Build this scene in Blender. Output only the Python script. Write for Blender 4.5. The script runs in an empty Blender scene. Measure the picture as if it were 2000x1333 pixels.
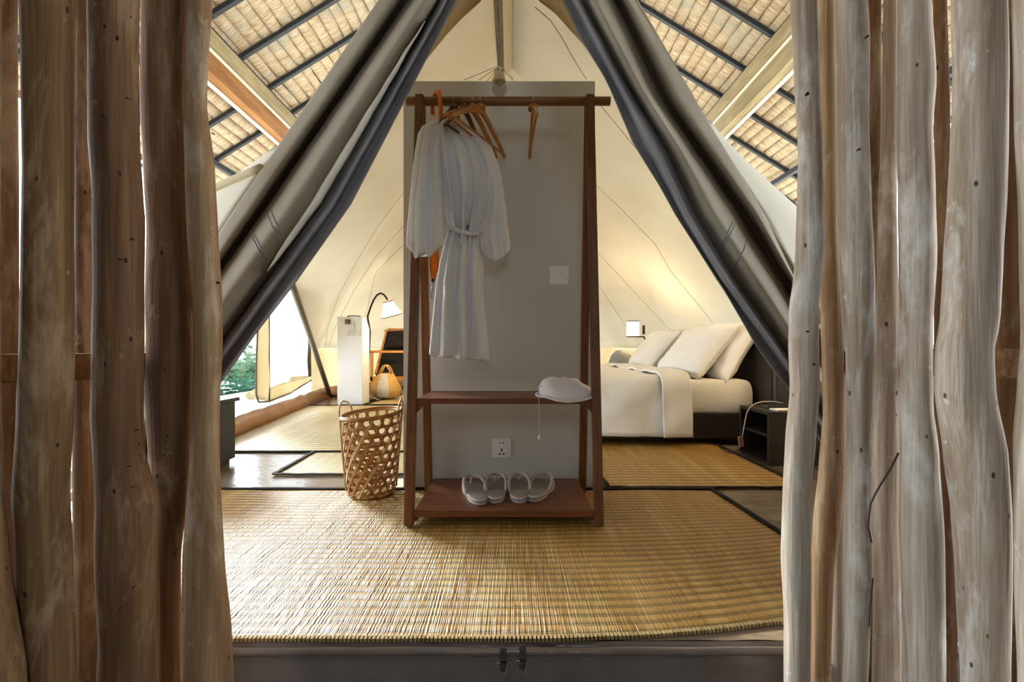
import bpy, bmesh, math, random
from mathutils import Vector, Matrix, noise
from mathutils.bvhtree import BVHTree
random.seed(7)
scn = bpy.context.scene
COL = scn.collection
# ------------------------------------------------------------------ camera
F = 889.0          # focal length in pixels of the 2000 px wide frame
H = 0.645          # eye height above the tent floor
HY = 680.0         # horizon row
cam_d = bpy.data.cameras.new('camera')
cam_d.sensor_width = 36.0
cam_d.lens = F / 2000 * 36
cam_d.shift_y = (HY - 666.5) / 2000
cam_d.clip_start = 0.02
cam = bpy.data.objects.new('camera', cam_d)
COL.objects.link(cam)
cam.location = (0, 0, H)
cam.rotation_euler = (math.pi / 2, 0, 0)
scn.camera = cam
# ------------------------------------------------------------------ world, sun, exposure
w = bpy.data.worlds.new('sky')
scn.world = w
w.use_nodes = True
bg = w.node_tree.nodes['Background']
bg.inputs[0].default_value = (0.80, 0.91, 1.0, 1)
bg.inputs[1].default_value = 6.6
sun_d = bpy.data.lights.new('sun', 'SUN')
sun_d.energy = 7.0
sun_d.angle = math.radians(16)
sun_d.color = (0.90, 0.96, 1.0)
sun = bpy.data.objects.new('sun', sun_d)
COL.objects.link(sun)
SE = math.radians(19)
sun.rotation_euler = Vector((0.73 * math.cos(SE), -0.683 * math.cos(SE), -math.sin(SE))).to_track_quat('-Z', 'Y').to_euler()
vs = scn.view_settings
vs.view_transform = 'Standard'
vs.look = 'None'
vs.gamma = 1
vs.use_curve_mapping = False
vs.exposure = 0.28

# ------------------------------------------------------------------ helpers
def P(px, py, d):
    """point seen at pixel (px, py) of the photograph, d metres in front of the lens"""
    return Vector(((px - 1000) / F * d, d, H + (HY - py) / F * d))

def lin(c):
    return tuple((x / 12.92 if x <= 0.04045 else ((x + 0.055) / 1.055) ** 2.4) for x in c)

def rgb(r, g, b):
    return lin((r / 255, g / 255, b / 255)) + (1,)

def lerp(a, b, t):
    return a + (b - a) * t

def interp(tab, y):
    """piecewise smooth table lookup: rows (y, v1, v2, ...)"""
    if y <= tab[0][0]:
        return tab[0][1:]
    for a, b in zip(tab, tab[1:]):
        if y <= b[0]:
            t = (y - a[0]) / (b[0] - a[0])
            t = t * t * (3 - 2 * t) * 0.5 + t * 0.5
            return tuple(lerp(p, q, t) for p, q in zip(a[1:], b[1:]))
    return tab[-1][1:]

def N(x, y, z=0.0):
    return noise.noise(Vector((x, y, z)))

class MB:
    def __init__(self):
        self.v, self.f = [], []
    def add(self, vs_, fs):
        n = len(self.v)
        self.v += [Vector(p) for p in vs_]
        self.f += [tuple(i + n for i in q) for q in fs]
        return self
    def box(self, c, s, rot=None, bev=0.0):
        c = Vector(c)
        bm = bmesh.new()
        bmesh.ops.create_cube(bm, size=1.0)
        for q in bm.verts:
            q.co = Vector((q.co.x * s[0], q.co.y * s[1], q.co.z * s[2]))
        if bev > 0:
            bmesh.ops.bevel(bm, geom=list(bm.edges), offset=bev, segments=2, affect='EDGES')
        M = rot if rot is not None else Matrix.Identity(3)
        bm.verts.index_update()
        self.add([M @ q.co + c for q in bm.verts], [[q.index for q in fc.verts] for fc in bm.faces])
        bm.free()
        return self
    def bar(self, a, b, wx, wy, up=(0, 0, 1), bev=0.0):
        a, b = Vector(a), Vector(b)
        z = (b - a).normalized()
        x = Vector(up).cross(z)
        if x.length < 1e-5:
            x = Vector((1, 0, 0)).cross(z)
        x.normalize()
        y = z.cross(x)
        R = Matrix((x, y, z)).transposed()
        return self.box((a + b) / 2, (wx, wy, (b - a).length), R, bev)
    def loft(self, rings, closed=True, caps=True):
        n = len(rings[0])
        vs_, fs = [], []
        for r in rings:
            vs_ += list(r)
        m = n if closed else n - 1
        for i in range(len(rings) - 1):
            for j in range(m):
                k = (j + 1) % n
                fs.append((i * n + j, i * n + k, (i + 1) * n + k, (i + 1) * n + j))
        if closed and caps:
            fs.append(tuple(range(n - 1, -1, -1)))
            fs.append(tuple((len(rings) - 1) * n + j for j in range(n)))
        return self.add(vs_, fs)
    def tube(self, pts, r, n=10, caps=True):
        pts = [Vector(p) for p in pts]
        rr = r if isinstance(r, (list, tuple)) else [r] * len(pts)
        rings, ref = [], None
        for i, p in enumerate(pts):
            t = (pts[min(i + 1, len(pts) - 1)] - pts[max(i - 1, 0)])
            if t.length < 1e-9:
                t = Vector((0, 0, 1))
            t.normalize()
            if ref is None:
                ref = Vector((0, 0, 1)) if abs(t.z) < 0.9 else Vector((1, 0, 0))
            x = ref - t * ref.dot(t)
            if x.length < 1e-4:
                x = t.orthogonal()
            x.normalize()
            ref = x
            y = t.cross(x)
            rings.append([p + (x * math.cos(2 * math.pi * k / n) + y * math.sin(2 * math.pi * k / n)) * rr[i] for k in range(n)])
        return self.loft(rings, True, caps)
    def lathe(self, prof, c=(0, 0, 0), n=28, M=None, caps=True):
        c = Vector(c)
        M = M or Matrix.Identity(3)
        rings = [[c + M @ Vector((r * math.cos(2 * math.pi * k / n), r * math.sin(2 * math.pi * k / n), z)) for k in range(n)] for r, z in prof]
        return self.loft(rings, True, caps)
    def ribbon(self, pts, nrm, wdt, th):
        """flat strip along pts; nrm(i) gives the outward normal"""
        rings = []
        pts = [Vector(p) for p in pts]
        for i, p in enumerate(pts):
            t = (pts[min(i + 1, len(pts) - 1)] - pts[max(i - 1, 0)]).normalized()
            nn = nrm(i) if callable(nrm) else Vector(nrm)
            s = t.cross(nn).normalized() * (wdt / 2)
            nn = nn.normalized() * (th / 2)
            rings.append([p + s + nn, p - s + nn, p - s - nn, p + s - nn])
        return self.loft(rings)
    def grid(self, fn, nu, nv):
        vs_ = [fn(i / (nu - 1), j / (nv - 1)) for i in range(nu) for j in range(nv)]
        fs = [(i * nv + j, (i + 1) * nv + j, (i + 1) * nv + j + 1, i * nv + j + 1) for i in range(nu - 1) for j in range(nv - 1)]
        return self.add(vs_, fs)
    def sheet(self, fn, nu, nv, th):
        """grid with real thickness th below/behind it (fn returns point, normal)"""
        top, bot = [], []
        for i in range(nu):
            for j in range(nv):
                p, nn = fn(i / (nu - 1), j / (nv - 1))
                top.append(Vector(p))
                bot.append(Vector(p) - Vector(nn) * th)
        m = nu * nv
        fs = []
        for i in range(nu - 1):
            for j in range(nv - 1):
                a, b, c_, d_ = i * nv + j, (i + 1) * nv + j, (i + 1) * nv + j + 1, i * nv + j + 1
                fs += [(a, b, c_, d_), (a + m, d_ + m, c_ + m, b + m)]
        for i in range(nu - 1):
            for j in (0, nv - 1):
                a, b = i * nv + j, (i + 1) * nv + j
                fs.append((a, a + m, b + m, b) if j == 0 else (a, b, b + m, a + m))
        for j in range(nv - 1):
            for i in (0, nu - 1):
                a, b = i * nv + j, i * nv + j + 1
                fs.append((a, b, b + m, a + m) if i == 0 else (a, a + m, b + m, b))
        return self.add(top + bot, fs)
    def prism(self, poly, z0, z1, M=None):
        n = len(poly)
        M = M or Matrix.Identity(4)
        vs_ = [M @ Vector((x, y, z0)) for x, y in poly] + [M @ Vector((x, y, z1)) for x, y in poly]
        fs = [tuple(range(n - 1, -1, -1)), tuple(range(n, 2 * n))] + [(i, (i + 1) % n, n + (i + 1) % n, n + i) for i in range(n)]
        return self.add(vs_, fs)
    def mesh(self, name, smooth=False):
        me = bpy.data.meshes.new(name)
        me.from_pydata([tuple(p) for p in self.v], [], self.f)
        me.update()
        bm = bmesh.new()
        bm.from_mesh(me)
        bmesh.ops.recalc_face_normals(bm, faces=list(bm.faces))
        bm.to_mesh(me)
        bm.free()
        if smooth:
            me.polygons.foreach_set('use_smooth', [True] * len(me.polygons))
        return me
    def build(self, name, mat, root=None, smooth=False, local=False, label=None, auto=False):
        """one mesh object; with a root the vertices (world space unless local) move into the root's frame"""
        me = self.mesh(name, smooth or auto)
        if root is not None and not local:
            me.transform(root.matrix_basis.inverted())
        me.materials.append(mat)
        o = bpy.data.objects.new(name, me)
        COL.objects.link(o)
        if root is not None:
            o.parent = root
        if auto:
            me.set_sharp_from_angle(angle=math.radians(40))
        if label:
            o['label'] = label
        return o

def thing(name, loc, label, cat, group=None, rz=0.0, kind=None):
    o = bpy.data.objects.new(name, None)
    COL.objects.link(o)
    o.empty_display_size = 0.05
    o.location = loc
    o.rotation_euler = (0, 0, rz)
    o.matrix_basis = Matrix.Translation(Vector(loc)) @ Matrix.Rotation(rz, 4, 'Z')
    return tag(o, label, cat, group, kind)

def tag(o, label=None, cat=None, group=None, kind=None):
    if label: o['label'] = label
    if cat: o['category'] = cat
    if group: o['group'] = group
    if kind: o['kind'] = kind
    return o

# ------------------------------------------------------------------ materials
def mat(name, color, rough=0.6, spec=0.3, metal=0.0, c2=None, scale=(4, 4, 4), detail=4.0, lo=0.35, hi=0.65,
        bump=0.0, bscale=None, bdist=0.01, transl=0.0, sheen=0.0, coat=0.0, emit=None, estr=0.0, c3=None, s3=(9, 9, 9), lo3=0.55, hi3=0.7, transp=0.0):
    m = bpy.data.materials.new(name)
    m.use_nodes = True
    nt = m.node_tree
    nd, lk = nt.nodes, nt.links
    b = nd['Principled BSDF']
    b.inputs['Roughness'].default_value = rough
    b.inputs['Specular IOR Level'].default_value = spec
    b.inputs['Metallic'].default_value = metal
    b.inputs['Base Color'].default_value = color
    if coat:
        b.inputs['Coat Weight'].default_value = coat
        b.inputs['Coat Roughness'].default_value = 0.2
    if sheen:
        b.inputs['Sheen Weight'].default_value = sheen
    if emit:
        b.inputs['Emission Color'].default_value = emit
        b.inputs['Emission Strength'].default_value = estr
    tc = nd.new('ShaderNodeTexCoord')
    csock = None
    def nz(sc, det=detail):
        mp = nd.new('ShaderNodeMapping')
        mp.inputs['Scale'].default_value = sc
        lk.new(tc.outputs['Object'], mp.inputs['Vector'])
        t = nd.new('ShaderNodeTexNoise')
        t.inputs['Scale'].default_value = 1.0
        t.inputs['Detail'].default_value = det
        t.inputs['Roughness'].default_value = 0.6
        lk.new(mp.outputs[0], t.inputs['Vector'])
        return t.outputs['Fac']
    def ramp(sock, lo_, hi_):
        r = nd.new('ShaderNodeMapRange')
        r.inputs['From Min'].default_value = lo_
        r.inputs['From Max'].default_value = hi_
        lk.new(sock, r.inputs['Value'])
        return r.outputs[0]
    def mix(f, a, b_):
        x = nd.new('ShaderNodeMix')
        x.data_type = 'RGBA'
        lk.new(f, x.inputs[0])
        for s, i in ((a, 6), (b_, 7)):
            if isinstance(s, tuple):
                x.inputs[i].default_value = s
            else:
                lk.new(s, x.inputs[i])
        return x.outputs[2]
    if c2:
        csock = mix(ramp(nz(scale), lo, hi), color, c2)
        if c3:
            csock = mix(ramp(nz(s3, 3), lo3, hi3), csock, c3)
        lk.new(csock, b.inputs['Base Color'])
    if bump:
        bp = nd.new('ShaderNodeBump')
        bp.inputs['Strength'].default_value = bump
        bp.inputs['Distance'].default_value = bdist
        lk.new(nz(bscale or scale), bp.inputs['Height'])
        lk.new(bp.outputs[0], b.inputs['Normal'])
    out = nd['Material Output']
    last = b.outputs[0]
    if transl:
        tr = nd.new('ShaderNodeBsdfTranslucent')
        tr.inputs[0].default_value = color
        if csock:
            lk.new(csock, tr.inputs[0])
        mx = nd.new('ShaderNodeMixShader')
        mx.inputs[0].default_value = transl
        lk.new(last, mx.inputs[1])
        lk.new(tr.outputs[0], mx.inputs[2])
        last = mx.outputs[0]
    if transp:
        tp = nd.new('ShaderNodeBsdfTransparent')
        mx = nd.new('ShaderNodeMixShader')
        mx.inputs[0].default_value = transp
        lk.new(last, mx.inputs[1])
        lk.new(tp.outputs[0], mx.inputs[2])
        last = mx.outputs[0]
    lk.new(last, out.inputs['Surface'])
    m['b'] = 1
    return m

def straw_mat(name, base, dark, pale, ang=0.0, rough=0.46, cord=rgb(88, 68, 32), cordk=0.95):
    """woven straw mat: fine stalks along Y, cord lines across, streaky tone"""
    m = bpy.data.materials.new(name)
    m.use_nodes = True
    nt = m.node_tree
    nd, lk = nt.nodes, nt.links
    b = nd['Principled BSDF']
    b.inputs['Roughness'].default_value = rough
    b.inputs['Specular IOR Level'].default_value = 0.55
    tc = nd.new('ShaderNodeTexCoord')
    def mapped(sc):
        mp = nd.new('ShaderNodeMapping')
        mp.inputs['Scale'].default_value = sc
        mp.inputs['Rotation'].default_value = (0, 0, ang)
        lk.new(tc.outputs['Object'], mp.inputs['Vector'])
        return mp.outputs[0]
    def nz(sc, det):
        t = nd.new('ShaderNodeTexNoise')
        t.inputs['Scale'].default_value = 1
        t.inputs['Detail'].default_value = det
        lk.new(mapped(sc), t.inputs['Vector'])
        return t.outputs['Fac']
    def mr(s, a, c):
        r = nd.new('ShaderNodeMapRange')
        r.inputs['From Min'].default_value = a
        r.inputs['From Max'].default_value = c
        lk.new(s, r.inputs['Value'])
        return r.outputs[0]
    def mix(f, a, c):
        x = nd.new('ShaderNodeMix')
        x.data_type = 'RGBA'
        lk.new(f, x.inputs[0])
        for s, i in ((a, 6), (c, 7)):
            if isinstance(s, tuple):
                x.inputs[i].default_value = s
            else:
                lk.new(s, x.inputs[i])
        return x.outputs[2]
    streak = nz((240, 5, 1), 2)
    broad = nz((14, 1.4, 1), 3)
    c = mix(mr(streak, 0.3, 0.75), base, dark)
    c = mix(mr(broad, 0.5, 0.75), c, pale)
    an = nd.new('ShaderNodeAttribute')
    an.attribute_name = 'cord'
    mm = nd.new('ShaderNodeMath')
    mm.operation = 'MULTIPLY'
    mm.inputs[1].default_value = cordk
    lk.new(an.outputs['Fac'], mm.inputs[0])
    c = mix(mm.outputs[0], c, cord)
    lk.new(c, b.inputs['Base Color'])
    bp = nd.new('ShaderNodeBump')
    bp.inputs['Strength'].default_value = 0.9
    bp.inputs['Distance'].default_value = 0.006
    lk.new(streak, bp.inputs['Height'])
    lk.new(bp.outputs[0], b.inputs['Normal'])
    return m

M = {}
M['canvas'] = mat('cream_canvas', rgb(238, 233, 220), 0.85, 0.1, c2=rgb(232, 226, 211), scale=(2, 2, 2), transl=0.36, bump=0.08, bscale=(5, 5, 5), bdist=0.02)
M['canvas_wall'] = mat('cream_wall_canvas', rgb(230, 220, 196), 0.85, 0.1, c2=rgb(218, 206, 178), scale=(3, 3, 1), transl=0.45)
M['flap'] = mat('sand_canvas_flap', rgb(166, 156, 140), 0.8, 0.15, c2=rgb(150, 139, 123), scale=(3, 3, 3), transl=0.06, bump=0.15, bscale=(60, 60, 60), bdist=0.001)
M['mesh_curtain'] = mat('grey_mesh_curtain', rgb(150, 148, 150), 0.5, 0.35, c2=rgb(132, 130, 134), scale=(6, 6, 6), transl=0.08, bump=0.2, bscale=(25, 25, 9), bdist=0.004)
M['valance'] = mat('tan_valance_canvas', rgb(196, 168, 120), 0.85, 0.1, c2=rgb(184, 154, 106), scale=(4, 4, 4), transl=0.2)
M['seam'] = mat('seam_thread', rgb(150, 136, 108), 0.9, 0.1)
M['seam_dark'] = mat('dark_trim', rgb(112, 104, 92), 0.9, 0.1)
M['insect_mesh'] = mat('white_window_mesh', rgb(238, 240, 242), 0.9, 0.05, transl=0.6, transp=0.45)
M['vinyl'] = mat('brown_vinyl', rgb(132, 116, 102), 0.24, 0.6, c2=rgb(108, 93, 80), scale=(2, 2, 2), bump=0.35, bscale=(5, 9, 5), bdist=0.02)
M['vinyl_front'] = mat('grey_brown_vinyl_skirt', rgb(136, 122, 114), 0.26, 0.6, c2=rgb(120, 106, 98), scale=(5, 5, 5), bump=0.5, bscale=(6, 6, 9), bdist=0.02)
M['vinyl_edge'] = mat('russet_vinyl_edge', rgb(172, 128, 92), 0.4, 0.4, c2=rgb(150, 106, 72), scale=(6, 3, 6), bump=0.3, bscale=(8, 4, 8), bdist=0.02)
M['mat_gold'] = straw_mat('golden_straw', rgb(194, 148, 70), rgb(140, 98, 36), rgb(200, 168, 102))
M['mat_pale'] = straw_mat('pale_straw', rgb(206, 186, 132), rgb(168, 142, 88), rgb(216, 202, 160))
M['binding'] = mat('black_mat_binding', rgb(30, 27, 25), 0.8, 0.15)
M['selvedge'] = mat('mat_selvedge', rgb(196, 174, 124), 0.7, 0.2, c2=rgb(150, 122, 78), scale=(160, 30, 30))
M['rack_wood'] = mat('dark_teak', rgb(128, 82, 42), 0.42, 0.4, c2=rgb(92, 54, 25), scale=(60, 60, 5), lo=0.3, hi=0.7, bump=0.1, bscale=(80, 80, 6), bdist=0.002)
M['rail_wood'] = mat('teak_rail', rgb(138, 90, 48), 0.42, 0.4, c2=rgb(104, 64, 32), scale=(4, 60, 60), lo=0.3, hi=0.7)
M['shelf_wood'] = mat('red_brown_shelf', rgb(128, 72, 38), 0.38, 0.45, c2=rgb(92, 48, 24), scale=(4, 55, 55), lo=0.3, hi=0.7)
M['hanger_wood'] = mat('honey_wood', rgb(186, 126, 58), 0.4, 0.4, c2=rgb(158, 98, 40), scale=(10, 70, 70))
M['hanger_dark'] = mat('dark_hanger_wood', rgb(112, 72, 36), 0.45, 0.35, c2=rgb(88, 54, 26), scale=(10, 70, 70))
M['plaster'] = mat('white_partition', rgb(202, 197, 190), 0.7, 0.2, c2=rgb(196, 191, 184), scale=(3, 3, 3))
M['plate'] = mat('socket_plastic', rgb(228, 226, 222), 0.35, 0.4)
M['black'] = mat('black_slot', rgb(12, 12, 12), 0.6, 0.2)
M['steel'] = mat('steel_wire', rgb(170, 170, 172), 0.3, 0.5, metal=1.0)
M['old_steel'] = mat('worn_steel', rgb(128, 124, 122), 0.4, 0.5, metal=0.9, c2=rgb(86, 72, 62), scale=(30, 30, 30))
M['orange'] = mat('orange_plastic', rgb(222, 112, 26), 0.4, 0.4)
M['orange_cloth'] = mat('orange_umbrella_cloth', rgb(206, 104, 22), 0.7, 0.2)
M['robe'] = mat('white_robe_cotton', rgb(242, 240, 240), 0.9, 0.1, c2=rgb(236, 233, 233), scale=(9, 9, 9), sheen=0.2, transl=0.12, bump=0.12, bscale=(220, 220, 220), bdist=0.001)
M['linen'] = mat('white_bed_linen', rgb(240, 236, 230), 0.85, 0.12, c2=rgb(234, 229, 222), scale=(5, 5, 5), bump=0.25, bscale=(9, 9, 9), bdist=0.012)
M['pouch'] = mat('white_pouch_cotton', rgb(232, 226, 228), 0.85, 0.12, bump=0.2, bscale=(40, 40, 40), bdist=0.003)
M['sandal'] = mat('grey_beige_foam', rgb(190, 176, 164), 0.6, 0.25, c2=rgb(176, 162, 150), scale=(60, 60, 60))
M['sandal_bed'] = mat('grey_footbed', rgb(150, 141, 134), 0.75, 0.2, c2=rgb(136, 127, 120), scale=(90, 90, 90), bump=0.3, bscale=(160, 160, 160), bdist=0.001)
M['sandal_line'] = mat('blue_grey_sole_line', rgb(108, 116, 138), 0.6, 0.2)
M['bamboo'] = mat('bamboo_strip', rgb(178, 128, 70), 0.45, 0.35, c2=rgb(142, 94, 46), scale=(25, 25, 25))
M['bamboo_pale'] = mat('pale_bamboo_strip', rgb(206, 176, 126), 0.45, 0.35, c2=rgb(178, 142, 92), scale=(25, 25, 25))
M['seagrass'] = mat('seagrass', rgb(208, 172, 112), 0.8, 0.15, c2=rgb(182, 142, 84), scale=(30, 30, 90), bump=0.6, bscale=(40, 40, 140), bdist=0.004)
M['seagrass_grey'] = mat('grey_dyed_seagrass', rgb(200, 200, 198), 0.8, 0.15, c2=rgb(176, 176, 174), scale=(30, 30, 90), bump=0.6, bscale=(40, 40, 140), bdist=0.004)
M['black_wood'] = mat('black_stained_wood', rgb(42, 34, 30), 0.45, 0.4, c2=rgb(30, 24, 21), scale=(4, 50, 50))
M['grey_lacquer'] = mat('charcoal_lacquer', rgb(58, 58, 60), 0.5, 0.35)
M['black_cloth'] = mat('black_canvas', rgb(38, 37, 38), 0.85, 0.15, c2=rgb(28, 27, 29), scale=(10, 10, 10), bump=0.3, bscale=(14, 14, 14), bdist=0.01)
M['chair_wood'] = mat('light_oak', rgb(204, 150, 88), 0.45, 0.35, c2=rgb(176, 120, 64), scale=(40, 40, 5))
M['shade'] = mat('lit_lamp_shade', rgb(250, 246, 238), 0.8, 0.1, emit=(1.0, 0.88, 0.70, 1), estr=1.3)
M['bulb_on'] = mat('glowing_bulb', rgb(255, 240, 214), 0.5, 0.1, emit=(1.0, 0.82, 0.56, 1), estr=12)
M['trim'] = mat('dark_lamp_trim', rgb(60, 44, 36), 0.6, 0.2)
M['dark_metal'] = mat('dark_metal', rgb(48, 42, 38), 0.4, 0.4, metal=0.6)
M['pole'] = mat('olive_grey_pole', rgb(112, 102, 82), 0.45, 0.4, c2=rgb(92, 82, 64), scale=(3, 3, 3))
M['white_box'] = mat('white_painted_wood', rgb(244, 245, 247), 0.5, 0.3)
M['grey_cloth'] = mat('grey_knit', rgb(140, 140, 140), 0.9, 0.1, bump=0.4, bscale=(60, 60, 60), bdist=0.004)
M['paper'] = mat('paper', rgb(240, 232, 222), 0.8, 0.1)
M['cable'] = mat('pale_cable', rgb(186, 180, 172), 0.5, 0.3)
M['switch'] = mat('brown_switch', rgb(120, 92, 70), 0.5, 0.3)
M['holder'] = mat('ivory_lamp_holder', rgb(206, 186, 140), 0.5, 0.3)
M['thatch'] = mat('pale_thatch', rgb(226, 206, 178), 0.85, 0.15, c2=rgb(172, 140, 104), scale=(7, 95, 7), lo=0.42, hi=0.66, bump=1.0, bscale=(7, 90, 7), bdist=0.02,
                  c3=rgb(188, 178, 160), s3=(2.5, 5, 2.5), lo3=0.5, hi3=0.7)
M['thatch_top'] = mat('thatch_backing', rgb(120, 92, 56), 0.95, 0.05)
M['rafter'] = mat('dark_painted_steel', rgb(36, 40, 46), 0.5, 0.4)
M['beam_grey'] = mat('grey_weathered_timber', rgb(172, 156, 122), 0.75, 0.2, c2=rgb(140, 124, 92), scale=(12, 2, 12), bump=0.2, bscale=(40, 3, 40), bdist=0.005)
M['beam_brown'] = mat('brown_timber', rgb(166, 116, 66), 0.65, 0.25, c2=rgb(132, 86, 44), scale=(14, 2, 14), bump=0.2, bscale=(40, 3, 40), bdist=0.005)
M['batten'] = mat('whitewashed_batten', rgb(240, 232, 216), 0.8, 0.1)
M['ground'] = mat('pale_sandy_ground', rgb(214, 204, 186), 0.95, 0.05, c2=rgb(190, 178, 154), scale=(2, 2, 2))
M['deck'] = mat('white_concrete_ledge', rgb(236, 234, 228), 0.9, 0.1)
M['room'] = mat('dim_plank_wall', rgb(122, 118, 114), 0.85, 0.1, c2=rgb(102, 98, 94), scale=(3, 3, 20))
M['leaf'] = mat('blue_green_leaf', rgb(62, 104, 84), 0.6, 0.3, c2=rgb(34, 66, 50), scale=(3, 3, 3), transl=0.25)
M['leaf_pale'] = mat('grey_green_leaf', rgb(104, 128, 100), 0.6, 0.3, c2=rgb(60, 84, 62), scale=(3, 3, 3), transl=0.25)

def log_mat(name, base, dark, pale):
    """peeled trunk: fine vertical grain, broad streaks, pale scraped patches, small dark worm holes"""
    m = bpy.data.materials.new(name)
    m.use_nodes = True
    nt = m.node_tree
    nd, lk = nt.nodes, nt.links
    b = nd['Principled BSDF']
    b.inputs['Roughness'].default_value = 0.72
    b.inputs['Specular IOR Level'].default_value = 0.2
    tc = nd.new('ShaderNodeTexCoord')
    def nz(sc, det, rough=0.6):
        mp = nd.new('ShaderNodeMapping')
        mp.inputs['Scale'].default_value = sc
        lk.new(tc.outputs['Object'], mp.inputs['Vector'])
        t = nd.new('ShaderNodeTexNoise')
        t.inputs['Scale'].default_value = 1
        t.inputs['Detail'].default_value = det
        t.inputs['Roughness'].default_value = rough
        t.inputs['Distortion'].default_value = 0.4
        lk.new(mp.outputs[0], t.inputs['Vector'])
        return t.outputs['Fac']
    def mr(s_, a, c):
        r = nd.new('ShaderNodeMapRange')
        r.inputs['From Min'].default_value = a
        r.inputs['From Max'].default_value = c
        lk.new(s_, r.inputs['Value'])
        return r.outputs[0]
    def mix(f, a, c):
        x = nd.new('ShaderNodeMix')
        x.data_type = 'RGBA'
        lk.new(f, x.inputs[0])
        for q, k in ((a, 6), (c, 7)):
            if isinstance(q, tuple):
                x.inputs[k].default_value = q
            else:
                lk.new(q, x.inputs[k])
        return x.outputs[2]
    fine, mid, patch, scrape = nz((150, 150, 4), 6), nz((34, 34, 1.6), 5), nz((11, 11, 3.2), 5, 0.7), nz((30, 30, 22), 4, 0.7)
    c = mix(mr(mid, 0.34, 0.66), base, dark)
    c = mix(mr(fine, 0.40, 0.80), c, dark)
    c = mix(mr(patch, 0.52, 0.70), c, pale)
    c = mix(mr(scrape, 0.64, 0.76), c, pale)
    vm = nd.new('ShaderNodeMapping')
    vm.inputs['Scale'].default_value = (26, 26, 13)
    lk.new(tc.outputs['Object'], vm.inputs['Vector'])
    vo = nd.new('ShaderNodeTexVoronoi')
    vo.inputs['Scale'].default_value = 1
    lk.new(vm.outputs[0], vo.inputs['Vector'])
    hole = mr(vo.outputs['Distance'], 0.075, 0.05)
    c = mix(hole, c, tuple(0.25 * q for q in dark[:3]) + (1,))
    lk.new(c, b.inputs['Base Color'])
    ad = nd.new('ShaderNodeMath')
    ad.operation = 'ADD'
    lk.new(fine, ad.inputs[0])
    lk.new(mid, ad.inputs[1])
    bp = nd.new('ShaderNodeBump')
    bp.inputs['Strength'].default_value = 0.6
    bp.inputs['Distance'].default_value = 0.004
    lk.new(ad.outputs[0], bp.inputs['Height'])
    lk.new(bp.outputs[0], b.inputs['Normal'])
    return m
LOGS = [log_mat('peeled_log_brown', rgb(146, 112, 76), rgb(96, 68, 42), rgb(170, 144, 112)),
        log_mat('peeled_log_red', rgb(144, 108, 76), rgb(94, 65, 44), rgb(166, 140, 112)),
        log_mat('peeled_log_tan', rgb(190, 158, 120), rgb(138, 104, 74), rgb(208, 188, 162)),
        log_mat('peeled_log_lit', rgb(220, 206, 188), rgb(158, 136, 116), rgb(236, 229, 220))]  # same wood as the left posts, lightened to paint in brighter light
M['knot'] = mat('dark_knot', rgb(56, 38, 26), 0.9, 0.1)
M['fibre'] = mat('bark_fibre', rgb(214, 196, 168), 0.9, 0.1)
M['wire'] = mat('rusty_wire', rgb(60, 46, 38), 0.6, 0.3)

# ------------------------------------------------------------------ ground, platform, floor
def struct(name, mb, m, label=None, smooth=False, **k):
    o = mb.build(name, m, smooth=smooth, **k)
    return tag(o, label, None, None, 'structure')

struct('ground', MB().box((0, 6, -0.55), (60, 60, 0.1)), M['ground'], 'pale sandy ground outside around the tent')
FLOORPTS = [(-1.6, 1.0), (1.6, 1.0), (2.0, 1.6), (2.35, 2.6), (2.52, 4.0), (2.48, 5.3), (2.35, 6.55), (1.7, 7.48), (0.7, 8.0), (-0.7, 8.0), (-1.7, 7.48), (-2.38, 6.55), (-2.46, 6.0), (-2.3, 4.78), (-2.09, 3.4), (-1.95, 2.3)]
struct('floor', MB().prism(FLOORPTS, -0.05, 0.0), M['vinyl'], 'glossy brown vinyl groundsheet of the tent')
def skirt(u, v):
    x = lerp(-1.6, 1.6, u)
    z = lerp(0.0, -0.42, v)
    y = 0.988 + 0.012 * N(x * 5, z * 7, 3) + 0.006 * N(x * 14, z * 16, 8) - 0.02 * v
    if v < 0.08:
        y += 0.012 * (1 - v / 0.08)
    return Vector((x, y, z)), Vector((0, -1, 0))
sk = thing('vinyl_step', (0, 1.0, -0.5), 'wrinkled grey-brown vinyl skirt hanging down the tent threshold', 'step')
MB().sheet(skirt, 160, 30, 0.004).build('skirt_sheet', M['vinyl_front'], sk, smooth=True)
MB().box((0, 1.25, -0.275), (3.16, 0.46, 0.44)).build('platform_core', M['vinyl'], sk)
MB().tube([Vector((lerp(-1.6, 1.6, i / 40), 0.985 + 0.004 * N(i * 0.7, 1), -0.012 + 0.004 * N(i * 0.5, 4))) for i in range(41)], 0.009, 8).build('welt', M['vinyl_front'], sk, smooth=True)
MB().tube([(-0.009, 0.972, -0.06), (-0.008, 0.966, -0.2), (-0.008, 0.966, -0.4)], 0.0025, 6).build('skirt_seam', M['seam_dark'], sk)
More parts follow.
